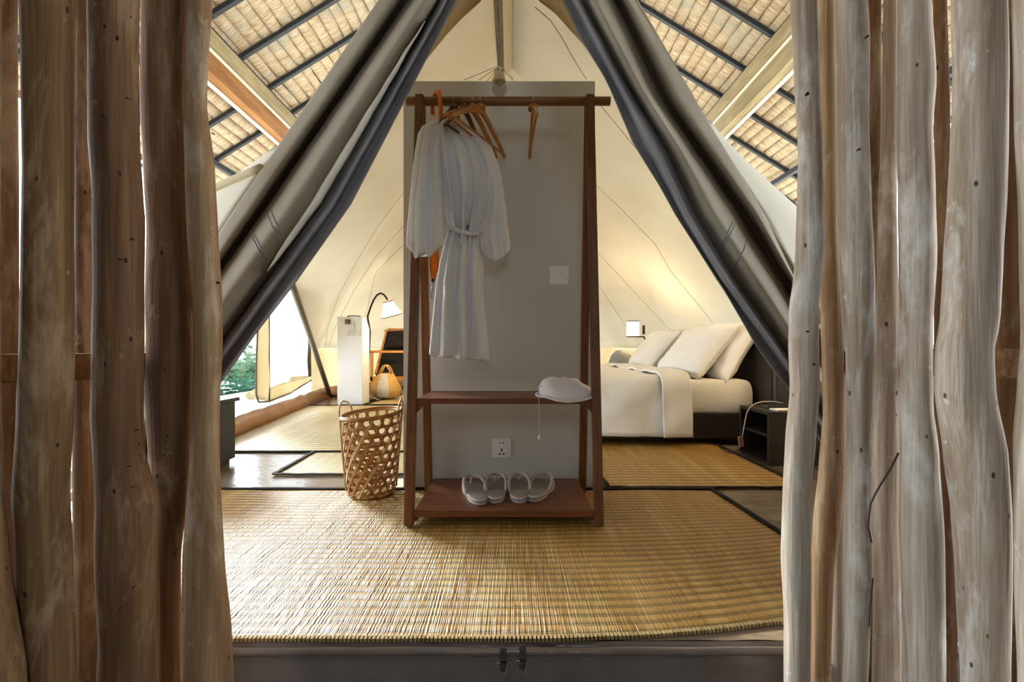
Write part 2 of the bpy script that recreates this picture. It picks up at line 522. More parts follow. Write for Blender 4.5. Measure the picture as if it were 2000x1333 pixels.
for i, (px, py) in enumerate(((983, 1290), (1021, 1286))):
    b0 = P(px, py, 0.966)
    t = thing('toggle_latch', (b0.x, 0.968, b0.z - 0.02), ('left' if i == 0 else 'right') + ' metal toggle latch of the pair on the vinyl step', 'latch', 'toggle latches on the step')
    MB().box((b0.x, 0.967, b0.z + 0.012), (0.014, 0.006, 0.03), bev=0.002).build('strap', M['old_steel'], t)
    MB().box((b0.x, 0.967, b0.z - 0.014), (0.018, 0.012, 0.018), bev=0.003).build('catch', M['old_steel'], t)
    MB().tube([(b0.x + 0.01, 0.957, b0.z + 0.002), (b0.x + 0.003, 0.955, b0.z - 0.026)], 0.0015, 6).build('lever', M['steel'], t)
    MB().tube([(b0.x - 0.011 + 0.004 * math.cos(a), 0.958, b0.z - 0.004 + 0.004 * math.sin(a)) for a in [k * 0.6 for k in range(11)]], 0.001, 5).build('ring', M['steel'], t)

# unseen room on the viewer's side, shaped to dim the light there
struct('floor_porch', MB().box((0, -0.8, -0.475), (5.0, 3.5, 0.05)), M['room'], 'plank floor in front of the tent threshold')
struct('wall_back', MB().box((0, -2.6, 0.575), (5.0, 0.1, 2.1)).box((-1.45, -2.6, 2.05), (2.1, 0.1, 0.84)).box((1.45, -2.6, 2.05), (2.1, 0.1, 0.84)), M['room'], 'plank wall behind the viewer')
struct('wall_unseen_left', MB().box((-2.5, -1.5, 1.0), (0.1, 2.1, 2.95)), M['room'], 'unseen plank wall at the left, cut short to admit side light')  # pair out of view, shortened to let side light reach the posts
struct('wall_unseen_right', MB().box((2.5, -1.5, 1.0), (0.1, 2.1, 2.95)), M['room'], 'unseen plank wall at the right, cut short to admit side light')

struct('ceiling_blocker', MB().box((0, -0.98, 2.5), (5.0, 3.24, 0.06)), M['room'], 'unseen plank ceiling added to keep the porch dark')  # out of view, added to darken the viewer's side

struct('wall_blocker_left', MB().box((-1.8, 0.08, 1.0), (1.3, 0.04, 2.95)), M['room'], 'unseen plank wall added to limit light from the left')  # pair added out of view to hold back side light
struct('wall_blocker_right', MB().box((1.8, 0.08, 1.0), (1.3, 0.04, 2.95)), M['room'], 'unseen plank wall added to limit light from the right')

# ------------------------------------------------------------------ thatched roof
roof = thing('thatched_roof', (0, 4, 2.0), 'thatched roof on dark steel rafters sheltering the tent', 'roof', kind='structure')
PITCH, RZ, RX = 0.62, H + 4.42, -0.02
def roofz(ax):
    return RZ - PITCH * ax
SL = math.sqrt(1 + PITCH * PITCH)
Y0, Y1 = -3.0, 10.0
for side in (-1, 1):
    MB().add([(RX, Y0, RZ + 0.14), (RX, Y1, RZ + 0.14), (RX + side * 4.0, Y1, roofz(4.0) + 0.14), (RX + side * 4.0, Y0, roofz(4.0) + 0.14),
              (RX, Y0, RZ + 0.10), (RX, Y1, RZ + 0.10), (RX + side * 4.0, Y1, roofz(4.0) + 0.10), (RX + side * 4.0, Y0, roofz(4.0) + 0.10)],
             [(0, 1, 2, 3), (7, 6, 5, 4), (0, 4, 5, 1), (1, 5, 6, 2), (2, 6, 7, 3), (3, 7, 4, 0)]).build('roof_cover', M['thatch_top'], roof)
    step = 0.118
    nrow = int(3.95 * SL / step)
    for r in range(nrow):
        s0 = r * step
        seed = r * 7.3 + side * 31
        ys = [Y0 + (Y1 - Y0) * k / 150 for k in range(151)]
        rings = []
        for y in ys:
            j = 0.020 * N(y * 1.3, seed) + 0.014 * N(y * 7, seed + 5)
            dp = 0.026 + 0.012 * N(y * 3, seed + 9)
            ring = []
            for q, (ss, h) in enumerate(((-0.004, -0.9), (0.006, 0.75), (0.05, 1.0), (0.10, 0.85), (0.118, -0.2))):
                jj = j if q < 3 else 0.016 * N(y * 1.3, seed + 7.3) * 0.7
                s = s0 + ss + jj
                ax = s / SL
                nn = Vector((-side * PITCH / SL, 0, -1 / SL))
                ring.append(Vector((RX + side * ax, y, roofz(ax) + 0.06)) + nn * (dp * h + 0.006 * N(y * 14, seed + q * 3.1)))
            rings.append(ring)
        MB().loft(rings, closed=False).build('thatch_row', M['thatch'], roof, smooth=True)
    for k in range(-13, 13):
        y = (4.40 if side < 0 else 4.23) + 0.515 * k
        a = Vector((RX, y, RZ))
        b = Vector((RX + side * 3.97, y, roofz(3.97)))
        MB().bar(a, b, 0.04, 0.04, up=(0, 1, 0)).build('rafter', M['rafter'], roof)
    xb = RX + (-2.60 if side < 0 else 2.44)
    zb = roofz(abs(xb - RX))
    MB().box((xb, 3.5, zb - 0.055), (0.05, 13, 0.05)).build('steel_purlin', M['rafter'], roof)
    MB().box((xb, 3.5, zb - 0.165), (0.13, 13, 0.17), bev=0.01).build('beam', M['beam_grey'], roof)
    MB().box((xb - side * 0.004, 3.5, zb - 0.268), (0.10, 13, 0.034)).build('batten', M['batten'], roof)
    MB().box((xb, 3.5, zb - 0.375), (0.13, 13, 0.175), bev=0.01).build('beam', M['beam_brown'] if side < 0 else M['beam_grey'], roof)
    MB().box((xb + side * 0.055, 3.5, zb - 0.474), (0.03, 13, 0.02)).build('batten', M['batten'], roof)
    xe = RX + side * 3.5
    MB().box((xe, 3.5, roofz(3.5) - 0.06), (0.05, 13, 0.06)).build('steel_purlin', M['rafter'], roof)
MB().tube([(RX, Y0, RZ + 0.02), (RX, Y1, RZ + 0.02)], 0.06, 10).build('ridge_beam', M['beam_brown'], roof)
for y in (-2.9, 9.9):
    for sx in (-1, 1):
        for x in (2.52, 3.8):
            MB().box((RX + sx * x, y, (roofz(x) - 0.5) / 2), (0.14, 0.14, roofz(x) + 0.42)).build('roof_post', M['beam_brown'], roof)

# ------------------------------------------------------------------ tent shell
RT = 2.6
FA = Vector((0, 1.59, RT))
RA = Vector((0, 3.18, RT))
def ridge(y):
    return Vector((0, y, RT))
ROOFL = [(FA, Vector((-1.22, 1.06, 0.0))), (ridge(2.0), Vector((-1.72, 3.0, 1.72))), (ridge(2.6), Vector((-1.95, 4.03, 1.19))),
         (ridge(3.0), Vector((-2.17, 4.92, 0.65))), (RA, Vector((-2.37, 5.6, 0.65))), (RA, Vector((-2.32, 6.5, 0.65))), (RA, Vector((-1.65, 7.4, 0.65))), (RA, Vector((-0.7, 7.9, 0.65))), (RA, Vector((0, 7.95, 0.65)))]
ROOFR = [(FA, Vector((1.15, 1.06, 0.0))), (ridge(2.1), Vector((2.1, 2.4, 0.65))), (ridge(2.4), Vector((2.3, 3.0, 0.65))), (ridge(2.9), Vector((2.42, 4.0, 0.65))),
         (RA, Vector((2.38, 5.3, 0.65))), (RA, Vector((2.28, 6.5, 0.65))), (RA, Vector((1.65, 7.4, 0.65))), (RA, Vector((0.7, 7.9, 0.65))), (RA, Vector((0, 7.95, 0.65)))]
def roof_sheet(pairs, side):
    def fn(u, v):
        t = u * (len(pairs) - 1)
        i = min(int(t), len(pairs) - 2)
        q = t - i
        R = pairs[i][0].lerp(pairs[i + 1][0], q)
        E = pairs[i][1].lerp(pairs[i + 1][1], q)
        p = R.lerp(E, v)
        bul = 0.0 if u == 0 else (0.16 + 0.12 * max(0.0, min(1.0, (u - 0.35) * 4))) * min(1.0, max(0.0, u - 0.11) * 5) * (math.sin(math.pi * v) ** 1.0)
        d = Vector((E.x - R.x, E.y - R.y, 0))
        d = d.normalized() if d.length > 1e-6 else Vector((side, 0, 0))
        n = (d * 0.6 + Vector((0, 0, 0.8)))
        sag = -0.012 * math.sin(math.pi * q) * v
        return p + n * (bul + sag + 0.01 * N(p.x * 1.5, p.y * 1.5, p.z * 1.5)), -n
    return fn
ceil = thing('ceiling', (0, 4, 0.65), 'cream canvas tent roof sloping from ridge to low walls', 'tent roof', kind='structure')
roofL = MB().sheet(roof_sheet(ROOFL, -1), 73, 25, -0.004).build('roof_panel', M['canvas'], ceil, smooth=True)
roofR = MB().sheet(roof_sheet(ROOFR, 1), 73, 25, -0.004).build('roof_panel', M['canvas'], ceil, smooth=True)

def wall_strip(name, pts, z0, z1, m, label, th=0.006):
    rings = []
    for i, (x, y) in enumerate(pts):
        a = Vector(pts[min(i + 1, len(pts) - 1)]) - Vector(pts[max(i - 1, 0)])
        n = Vector((-a.y, a.x)).normalized() * th
        rings.append([Vector((x, y, z0)), Vector((x, y, z1)), Vector((x + n.x, y + n.y, z1)), Vector((x + n.x, y + n.y, z0))])
    return struct(name, MB().loft(rings), m, label)
def dens(pts, k=4):
    out = []
    for a, b in zip(pts, pts[1:]):
        out += [(lerp(a[0], b[0], i / k), lerp(a[1], b[1], i / k)) for i in range(k)]
    return out + [pts[-1]]
WL = lambda d: -2.05 - 0.146 * (d - 3.4)
wall_strip('wall_left', dens([(WL(5.27), 5.27), (WL(5.6), 5.6), (-2.43, 6.0), (-2.34, 6.52), (-1.66, 7.43), (-0.7, 7.93), (0, 7.98)]), 0.0, 0.66, M['canvas_wall'], 'low cream canvas side wall at the left rear of the tent')
wall_strip('wall_right', dens([(0, 7.98), (0.7, 7.93), (1.66, 7.43), (2.30, 6.52), (2.40, 5.3), (2.44, 4.0), (2.32, 3.0), (2.12, 2.4), (1.67, 1.73), (1.26, 1.12)]), 0.0, 0.66, M['canvas_wall'], 'low cream canvas side wall along the bed side')
bl = [(WL(2.3), 2.3), (WL(3.0), 3.0), (WL(3.4), 3.4), (WL(4.0), 4.0), (WL(4.78), 4.78), (WL(5.3), 5.3), (WL(5.7), 5.7), (-2.39, 6.0), (-2.29, 6.48), (-1.62, 7.37), (-0.7, 7.86), (0, 7.91)]
rings = []
bd = dens(bl, 6)
for i, (x, y) in enumerate(bd):
    a = Vector(bd[min(i + 1, len(bd) - 1)]) - Vector(bd[max(i - 1, 0)])
    n = Vector((a.y, -a.x)).normalized()
    h = 0.135 + 0.02 * N(i * 0.5, 2)
    wv = 0.02 * N(i * 0.9, 5)
    rings.append([Vector((x + n.x * (0.05 + wv), y + n.y * (0.05 + wv), 0.002)), Vector((x + n.x * (0.02 + wv), y + n.y * (0.02 + wv), h * 0.55)), Vector((x, y, h)),
                  Vector((x - n.x * 0.012, y - n.y * 0.012, h)), Vector((x - n.x * 0.004, y - n.y * 0.004, 0.002))])
struct('baseboard_left', MB().loft(rings), M['vinyl_edge'], 'turned-up russet vinyl edge of the groundsheet along the left opening', smooth=True)

# bvh of the tent for tracing the seams on its real surface
def bvh_of(obs):
    vv, ff = [], []
    for o in obs:
        mw = (o.parent.matrix_basis if o.parent else Matrix.Identity(4)) @ o.matrix_basis
        n = len(vv)
        vv += [mw @ q.co for q in o.data.vertices]
        ff += [[i + n for i in p.vertices] for p in o.data.polygons]
    return BVHTree.FromPolygons(vv, ff)
EYE = Vector((0, 0, H))
def trace(bvh, pts, sub=8, lift=0.004):
    out = []
    for a, b in zip(pts, pts[1:]):
        for i in range(sub):
            t = i / sub
            d = (P(lerp(a[0], b[0], t), lerp(a[1], b[1], t), 1.0) - EYE).normalized()
            h = bvh.ray_cast(EYE, d)
            if h[0] is not None:
                out.append(h[0] - d * lift)
    return out
TB = bvh_of([roofL, roofR])
for pts in ([(634, 684), (640, 640), (660, 580), (700, 505), (740, 440), (790, 374), (860, 290), (920, 200), (958, 150), (972, 134)],
            [(640, 684), (655, 640), (690, 570), (735, 500), (785, 446), (850, 370), (915, 260), (955, 170), (970, 138)],
            [(708, 640), (722, 585), (733, 535), (760, 505), (785, 482), (840, 430)],
            [(1145, 155), (1120, 115), (1095, 70), (1075, 40), (1040, 10)],
            [(1172, 205), (1250, 300), (1300, 352)],
            [(1130, 330), (1215, 410), (1280, 478), (1310, 530), (1355, 585), (1405, 646)],
            [(1130, 455), (1176, 503), (1240, 572), (1300, 636), (1340, 672)],
            [(1130, 500), (1178, 570), (1220, 634), (1250, 672)],
            [(905, 157), (940, 143), (970, 130)], [(935, 157), (952, 145), (972, 132)], [(1002, 157), (990, 143), (982, 132)]):
    q = trace(TB, pts)
    if len(q) > 2:
        MB().tube(q, 0.0019, 6).build('seam', M['seam'], ceil)

# ridge pole and hanging lamp
rp = thing('ridge_pole', (0, 1.59, RT - 0.05), 'dark olive ridge pole running under the tent peak', 'pole')
MB().tube([(-0.075, 1.7, RT - 0.045), (-0.08, 3.2, RT - 0.045)], 0.026, 12).build('tube', M['pole'], rp, smooth=True)
MB().tube([(-0.075, 1.68, RT - 0.045), (-0.075, 1.72, RT - 0.045)], 0.032, 12).build('end_cap', M['dark_metal'], rp, smooth=True)
bl_ = thing('hanging_bulb', (-0.058, 1.96, 1.78), 'unlit clear globe bulb in ivory holder hanging at the tent peak', 'bulb')
hb = P(975, 147, 1.96)
MB().tube([hb + Vector((0, 0, 0.03)), (hb.x - 0.004, 1.96, 2.1), (-0.078, 1.95, RT - 0.07)], 0.004, 6).build('cord', M['old_steel'], bl_)
MB().lathe([(0.008, 0.032), (0.018, 0.028), (0.022, 0.0), (0.029, -0.028), (0.026, -0.030)], hb, 20).build('holder', M['holder'], bl_, smooth=True)
for k in range(6):
    a = 2 * math.pi * k / 6 + 0.3
    MB().box(hb + Vector((0.0205 * math.cos(a), 0.0205 * math.sin(a), 0.012)), (0.003, 0.003, 0.012)).build('vent_slot', M['black'], bl_)
gl = bpy.data.materials.new('clear_bulb_glass')
gl.use_nodes = True
g = gl.node_tree
pb = g.nodes['Principled BSDF']
pb.inputs['Base Color'].default_value = (0.75, 0.72, 0.66, 1)
pb.inputs['Roughness'].default_value = 0.05
pb.inputs['Transmission Weight'].default_value = 0.9
pb.inputs['IOR'].default_value = 1.08
MB().lathe([(0.001, -0.092), (0.016, -0.088), (0.028, -0.075), (0.033, -0.058), (0.028, -0.04), (0.017, -0.028), (0.001, -0.026)], hb, 22).build('globe', gl, bl_, smooth=True)
MB().tube([hb + Vector((-0.006, 0, -0.03)), hb + Vector((-0.004, 0, -0.05)), hb + Vector((0.004, 0, -0.05)), hb + Vector((0.006, 0, -0.03))], 0.0015, 5).build('filament', M['old_steel'], bl_)

# ------------------------------------------------------------------ front flaps
GB, GS = 1.06, 0.204
def gable(px, py, off=0.0):
    k = (HY - py) / F
    d = (GB + GS * H) / (1 - GS * k)
    return P(px, py, d + off)
def xat(line, y):
    for a, b in zip(line, line[1:]):
        if y <= b[1] or b is line[-1]:
            t = (y - a[1]) / (b[1] - a[1])
            return lerp(a[0], b[0], t)
def catmull(p, t):
    n = len(p) - 1
    i = min(int(t * n), n - 1)
    q = t * n - i
    a, b, c, d = p[max(i - 1, 0)], p[i], p[i + 1], p[min(i + 2, n)]
    return [0.5 * ((2 * y) + (-x + z) * q + (2 * x - 5 * y + 4 * z - w_) * q * q + (-x + 3 * y - 3 * z + w_) * q ** 3) for x, y, z, w_ in zip(a, b, c, d)]
def flap(lines, y0, y1, ny, sub):
    """surface through the traced edges; each edge carries its own depth offset"""
    rings = []
    n = (len(lines) - 1) * sub + 1
    for i in range(ny):
        y = lerp(y0, y1, i / (ny - 1))
        ctl = []
        for (pts, off) in lines:
            ctl.append((xat(pts, y), off))
        row = []
        for j in range(n):
            x, o = catmull(ctl, j / (n - 1))
            row.append(gable(x, y, o + 0.004 * N(x * 0.03, y * 0.006)))
        rings.append(row)
    return rings
def solid(rings, th=0.004):
    nu, nv = len(rings), len(rings[0])
    def fn(u, v):
        return rings[round(u * (nu - 1))][round(v * (nv - 1))], Vector((0, -1, 0))
    return MB().sheet(fn, nu, nv, th)
Ltop, Lbot = -330, 900
LL = {
 'a': [(960, -330), (739, 0), (464, 399), (430, 452), (150, 900)],
 'b': [(963, -330), (772, 0), (499, 399), (430, 500), (165, 900)],
 'c': [(966, -330), (788, 0), (514, 399), (430, 519), (180, 900)],
 'd': [(970, -330), (805, 0), (530, 399), (430, 537), (200, 900)],
 'e': [(974, -330), (828, 0), (567, 399), (430, 592), (230, 900)],
 'f': [(978, -330), (850, 0), (604, 399), (432, 640), (250, 900)],
 'g': [(980, -330), (858, 0), (628, 399), (433, 668), (275, 900)],
 'h': [(983, -330), (869, 0), (646, 399), (434, 693), (290, 900)],
 'h2': [(985, -330), (880, 0), (664, 399), (435, 716), (305, 900)],
 'i': [(988, -330), (892, 0), (799, 180), (685, 399), (573, 557), (505, 644), (436, 740), (330, 900)]}
LR = {
 'a': [(1010, -330), (1240, 0), (1346, 176), (1494, 420), (1560, 560), (1750, 900)],
 'b': [(1008, -330), (1223, 0), (1320, 195), (1475, 420), (1545, 540), (1735, 900)],
 'c': [(1004, -330), (1207, 0), (1298, 192), (1455, 420), (1542, 560), (1720, 900)],
 'd': [(1000, -330), (1190, 0), (1276, 189), (1352, 299), (1434, 420), (1458, 462), (1539, 588), (1705, 900)],
 'e': [(997, -330), (1162, 0), (1250, 170), (1330, 296), (1396, 420), (1540, 640), (1690, 900)],
 'f': [(994, -330), (1136, 0), (1216, 151), (1302, 293), (1358, 419), (1428, 534), (1539, 693), (1660, 900)],
 'g': [(992, -330), (1126, 0), (1207, 155), (1285, 300), (1344, 425), (1415, 540), (1540, 715), (1650, 900)],
 'h': [(990, -330), (1112, 0), (1192, 155), (1262, 300), (1330, 428), (1400, 545), (1541, 740), (1640, 900)],
 'i': [(988, -330), (1100, 0), (1131, 69), (1185, 157), (1237, 280), (1290, 365), (1320, 420), (1380, 513), (1410, 558), (1479, 678), (1518, 732), (1542, 760), (1625, 900)]}
fl = thing('door_flap', (-0.7, 1.2, 0.0), 'sand canvas door flap tied back along the left side of the tent entrance', 'tent flap', 'tied-back door flaps')
s = solid(flap([(LL['a'], 0.00), (LL['b'], -0.02), (LL['c'], 0.075), (LL['d'], 0.01)], Ltop, Lbot, 60, 6)).build('gable_hem', M['flap'], fl, smooth=True)
pL = solid(flap([(LL['d'], 0.012), (LL['e'], -0.045), (LL['f'], -0.012), (LL['g'], 0.05)], Ltop, Lbot, 60, 6)).build('canvas_roll', M['flap'], fl, smooth=True)
s2 = solid(flap([(LL['g'], 0.052), (LL['h'], -0.015), (LL['h2'], 0.018), (LL['i'], -0.012)], Ltop, Lbot, 60, 6)).build('mesh_curtain', M['mesh_curtain'], fl, smooth=True)
def band(u, v):  # paler canvas strip painting in the sliver of light between the rolls
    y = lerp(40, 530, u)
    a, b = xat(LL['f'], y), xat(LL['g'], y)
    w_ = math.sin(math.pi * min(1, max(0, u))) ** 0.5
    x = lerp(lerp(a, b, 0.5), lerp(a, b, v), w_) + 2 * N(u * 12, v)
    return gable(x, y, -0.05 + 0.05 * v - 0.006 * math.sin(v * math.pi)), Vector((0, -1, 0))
MB().sheet(band, 60, 5, 0.003).build('lit_band', M['canvas'], fl, smooth=True, label='narrow lit sliver painted as a pale canvas strip')
fr = thing('door_flap', (0.7, 1.2, 0.0), 'sand canvas door flap tied back along the right side of the tent entrance', 'tent flap', 'tied-back door flaps')
s = solid(flap([(LR['a'], 0.00), (LR['b'], -0.02), (LR['c'], 0.075), (LR['d'], 0.01)], Ltop, Lbot, 60, 6)).build('gable_hem', M['flap'], fr, smooth=True)
pR = solid(flap([(LR['d'], 0.012), (LR['e'], -0.045), (LR['f'], 0.02)], Ltop, Lbot, 60, 8)).build('canvas_roll', M['flap'], fr, smooth=True)
s2 = solid(flap([(LR['f'], 0.022), (LR['g'], -0.03), (LR['h'], 0.005), (LR['i'], -0.012)], Ltop, Lbot, 60, 6)).build('mesh_curtain', M['mesh_curtain'], fr, smooth=True)
FBL, FBR = bvh_of([pL]), bvh_of([pR])
for bv, rt, sets in ((FBL, fl, ([(520, 415), (532, 445), (548, 478)], [(527, 408), (540, 440), (553, 465)], [(492, 462), (505, 490), (520, 525)], [(496, 458), (511, 488), (524, 518)])),
                     (FBR, fr, ([(1406, 485), (1422, 455), (1433, 430)], [(1410, 490), (1427, 458), (1437, 436)], [(1430, 535), (1440, 510), (1453, 490), (1459, 465)]))):
    for pts in sets:
        q = trace(bv, pts, 6, 0.002)
        if len(q) > 2:
            MB().tube(q, 0.0016, 6).build('stitching', M['mesh_curtain'], rt)
# tent fly: outside skin spreading beyond the gable edge to its tie-out
def fly(side):
    L = LL['a'] if side < 0 else LR['a']
    ys, rmp, wd, dr = (285, 60, 190, 105) if side < 0 else (235, 240, 170, 78)
    def fn(u, v):
        y = lerp(ys, 760, u)
        x = xat(L, y)
        q = min(1.0, (y - ys) / rmp)
        q = q * q * (3 - 2 * q)
        k = (HY - y) / F
        d = (GB + GS * H) / (1 - GS * k)
        a = P(x - side * 3, y, d + 0.012)
        out = P(x + side * (6 + wd * q), y + dr * q, d + 0.05 + 0.25 * q)
        p = a.lerp(out, v)
        p.y -= 0.02 * math.sin(math.pi * v) * q
        return p, Vector((0, -1, 0))
    return fn
for side in (-1, 1):
    MB().sheet(fly(side), 40, 14, 0.004).build('fly_sheet', M['canvas'], ceil, smooth=True)
    f_ = fly(side)
    u0 = 0.10 if side < 0 else 0.32
    if side < 0:
        MB().tube([f_(u0, k / 12)[0] + Vector((0, -0.004, 0.006)) for k in range(13)], 0.011, 8).build('fly_hem', M['canvas_wall'], ceil, smooth=True)
# inner valances beside the peak of the door
for pts in ([((892, -40), (960, -40)), ((892, 0), (940, 0)), ((872, 38), (902, 34)), ((852, 76), (872, 66)), ((832, 116), (840, 106))],
            [((1100, -40), (1030, -40)), ((1100, 0), (1052, 0)), ((1116, 34), (1084, 24)), ((1140, 84), (1118, 62)), ((1158, 112), (1150, 96))]):
    def vf(u, v, pts=pts):
        t = u * (len(pts) - 1)
        i = min(int(t), len(pts) - 2)
        q = t - i
        a = [lerp(pts[i][0][c], pts[i + 1][0][c], q) for c in (0, 1)]
        b = [lerp(pts[i][1][c], pts[i + 1][1][c], q) for c in (0, 1)]
        return gable(lerp(a[0], b[0], v), lerp(a[1], b[1], v), 0.05 + 0.10 * v), Vector((0, -1, 0))
    MB().sheet(vf, 24, 6, 0.004).build('valance', M['valance'], ceil, smooth=True)

# ------------------------------------------------------------------ left side opening: pole, hanging window panel, outdoors
def wallpt(px, py, off=0.0):
    d = 1.5536 / ((1000 - px) / F - 0.146)
    p = P(px, py, d)
    p.x += off
    return p
pp = thing('tent_pole', (-2.40, 5.9, 0.0), 'dark olive slanting pole at the left side opening', 'pole')
MB().tube([(-2.36, 5.92, 0.01), (-2.15, 4.96, 0.62), (-1.93, 4.02, 1.17), (-1.72, 3.05, 1.7)], 0.028, 10).build('tube', M['pole'], pp, smooth=True)
MB().tube([(-2.36, 5.92, 0.01), (-2.30, 5.86, 0.03), (-2.22, 5.80, 0.02), (-2.12, 5.82, 0.02)], 0.016, 8).build('rope', M['dark_metal'], pp, smooth=True)
wp = thing('window_panel', wallpt(560, 786), 'cream canvas panel with white mesh window hanging in the left opening', 'window panel')
def strip(a, b, th=0.008, k=6):
    def fn(u, v):
        t = u * (len(a) - 1)
        i = min(int(t), len(a) - 2)
        q = t - i
        pa, pb_ = a[i].lerp(a[i + 1], q), b[i].lerp(b[i + 1], q)
        p = pa.lerp(pb_, v)
        p.x += 0.012 * N(p.y * 4, p.z * 4)
        return p, Vector((1, 0, 0))
    return MB().sheet(fn, 16, k, th)
W = wallpt
strip([W(504, 540), W(505, 640), W(502, 720), W(501, 780)], [W(524, 540), W(525, 640), W(525, 720), W(525, 784)]).build('side_strip', M['canvas_wall'], wp, smooth=True)
strip([W(525, 758), W(566, 744), W(568, 736), W(608, 734)], [W(525, 784), W(566, 768), W(570, 766), W(608, 742)]).build('bottom_strip', M['canvas_wall'], wp, smooth=True)
strip([W(602, 736), W(601, 660), W(588, 610), W(568, 540)], [W(608, 736), W(607, 656), W(594, 606), W(574, 536)], k=3).build('edge_trim', M['seam_dark'], wp, smooth=True)
strip([W(525, 540), W(525, 640), W(525, 758)], [W(575, 540), W(601, 655), W(602, 738)], 0.002, 8).build('window_mesh', M['insect_mesh'], wp, smooth=True)
MB().tube([W(525, 545), W(526, 640), W(526, 783)], 0.007, 6).build('piping', M['seam_dark'], wp)
MB().tube([W(503, 545), W(503, 640), W(500, 720), W(500, 770), W(505, 786), W(525, 785), W(566, 769), W(608, 743)], 0.008, 6).build('piping', M['seam_dark'], wp)
struct('deck_ledge', MB().box((-3.35, 4.3, -0.13), (1.75, 6.2, 0.16), bev=0.01), M['deck'], 'white concrete ledge outside the left opening')
pl = thing('deck_board', (-3.3, 6.0, -0.04), 'grey board propped on the white ledge outside', 'board')
MB().bar((-3.55, 6.1, -0.03), (-3.25, 6.2, 0.16), 0.06, 0.12, bev=0.005).build('plank', M['beam_grey'], pl)
def frond_plant(x, y, z, h, n, m, label, seed):
    random.seed(seed)
    t = thing('fern_shrub', (x, y, z), label, 'shrub', 'shrubs outside the left opening')
    mb = MB()
    for i in range(n):
        a = random.uniform(0, 2 * math.pi)
        lean = random.uniform(0.25, 0.9)
        L = h * random.uniform(0.6, 1.0)
        base = Vector((x + random.uniform(-0.25, 0.25), y + random.uniform(-0.25, 0.25), z))
        dirv = Vector((math.cos(a), math.sin(a), 0))
        prev = None
        for s_ in range(7):
            q = s_ / 6
            p = base + dirv * (lean * L * q) + Vector((0, 0, L * (q - 0.45 * lean * q * q)))
            if prev is not None and s_ > 1:
                ax = (p - prev).normalized()
                sd = ax.cross(Vector((0, 0, 1))).normalized()
                for sg in (-1, 1):
                    l = 0.16 * h * (1.15 - q)
                    tip = p + sd * sg * l + ax * l * 0.5 - Vector((0, 0, l * 0.3))
                    wd = ax * 0.035 * h
                    mb.add([p - wd * 0.4, p + wd, tip, p + sd * sg * l * 0.5 + wd * 1.3], [(0, 1, 3, 2)])
            prev = p
    mb.build('foliage', m, t)
    st = MB()
    for k in range(6):
        a = k * 1.05
        st.tube([(x, y, z), (x + 0.1 * h * math.cos(a), y + 0.1 * h * math.sin(a), z + 0.5 * h)], 0.012 * h, 5)
    st.build('stems', M['leaf'], t)
i = 0
for (x, y, h, m_, lab) in ((-4.55, 7.6, 1.0, 'leaf', 'blue-green feathery shrub nearest the window panel outside'), (-5.35, 9.2, 1.6, 'leaf_pale', 'pale feathery shrub behind the blue-green one outside'),
                         (-4.75, 6.3, 0.75, 'leaf', 'low blue-green shrub beside the white ledge outside'), (-6.3, 7.4, 1.1, 'leaf_pale', 'pale shrub at the left edge of the outside view'),
                         (-7.4, 10.4, 1.6, 'leaf', 'tall dark shrub farthest from the tent outside')):
    frond_plant(x, y, -0.5, h, 130, M[m_], lab, 40 + i)
    i += 1
sl = thing('garden_slab', (-4.0, 7.9, -0.5), 'pale stone slab lying among the shrubs outside', 'slab')
MB().box((-4.85, 7.55, 0.02), (0.8, 0.5, 0.09), Matrix.Rotation(0.3, 3, 'Y'), 0.01).build('slab_top', M['deck'], sl)
MB().box((-4.85, 7.6, -0.27), (0.4, 0.3, 0.5), bev=0.02).build('slab_foot', M['deck'], sl)

# ------------------------------------------------------------------ log screens
def log(rows, d, m, root, seed, name='log_post', z0=-0.448, z1=2.35):
    """peeled trunk: rows give its traced outline (y, left, right) at distance d"""
    rings = []
    n = 28
    nz_ = 120
    for i in range(nz_ + 1):
        z = lerp(z0, z1, i / nz_)
        y = HY - (z - H) * F / d
        l, r = interp(rows, y)
        c, wv = (l + r) / 2, (r - l) / 2
        th = math.atan((c - 1000) / F)
        X, R = (c - 1000) / F * d, wv * d / F * math.cos(th)
        ring = []
        for k in range(n):
            a = 2 * math.pi * k / n
            rr = R * (1 + 0.05 * N(math.cos(a) * 1.3 + seed, math.sin(a) * 1.3, z * 3.2) + 0.025 * N(math.cos(a) * 4 + seed, math.sin(a) * 4, z * 5) + 0.012 * math.cos(3 * a + seed + z * 0.8))
            ring.append(Vector((X + rr * math.cos(a), d + rr * math.sin(a), z)))
        rings.append(ring)
    o = MB().loft(rings).build(name, m, root, smooth=True)
    return o, rings
def fibres(rings, root, seed, n, side):
    random.seed(seed)
    mb = MB()
    for i in range(n):
        r = rings[random.randrange(25, 100)]
        c = sum(r, Vector()) / len(r)
        k = random.uniform(0, 1)
        R = (r[0] - c).length
        a = math.pi * (1.05 + 0.25 * k) if side < 0 else -math.pi * (0.05 + 0.25 * k)
        p = c + Vector((math.cos(a), math.sin(a), 0)) * R * 0.99
        dv = Vector((math.cos(a) + random.uniform(-.3, .3), math.sin(a) + random.uniform(-.3, .3), random.uniform(-0.9, 0.9))) * random.uniform(0.006, 0.02)
        mb.tube([p, p + dv * 0.5 + Vector((0, 0, random.uniform(-.003, .003))), p + dv], [0.0006, 0.0005, 0.0002], 4)
    o = mb.build('bark_fibres', M['fibre'], root)
    o['kind'] = 'stuff'
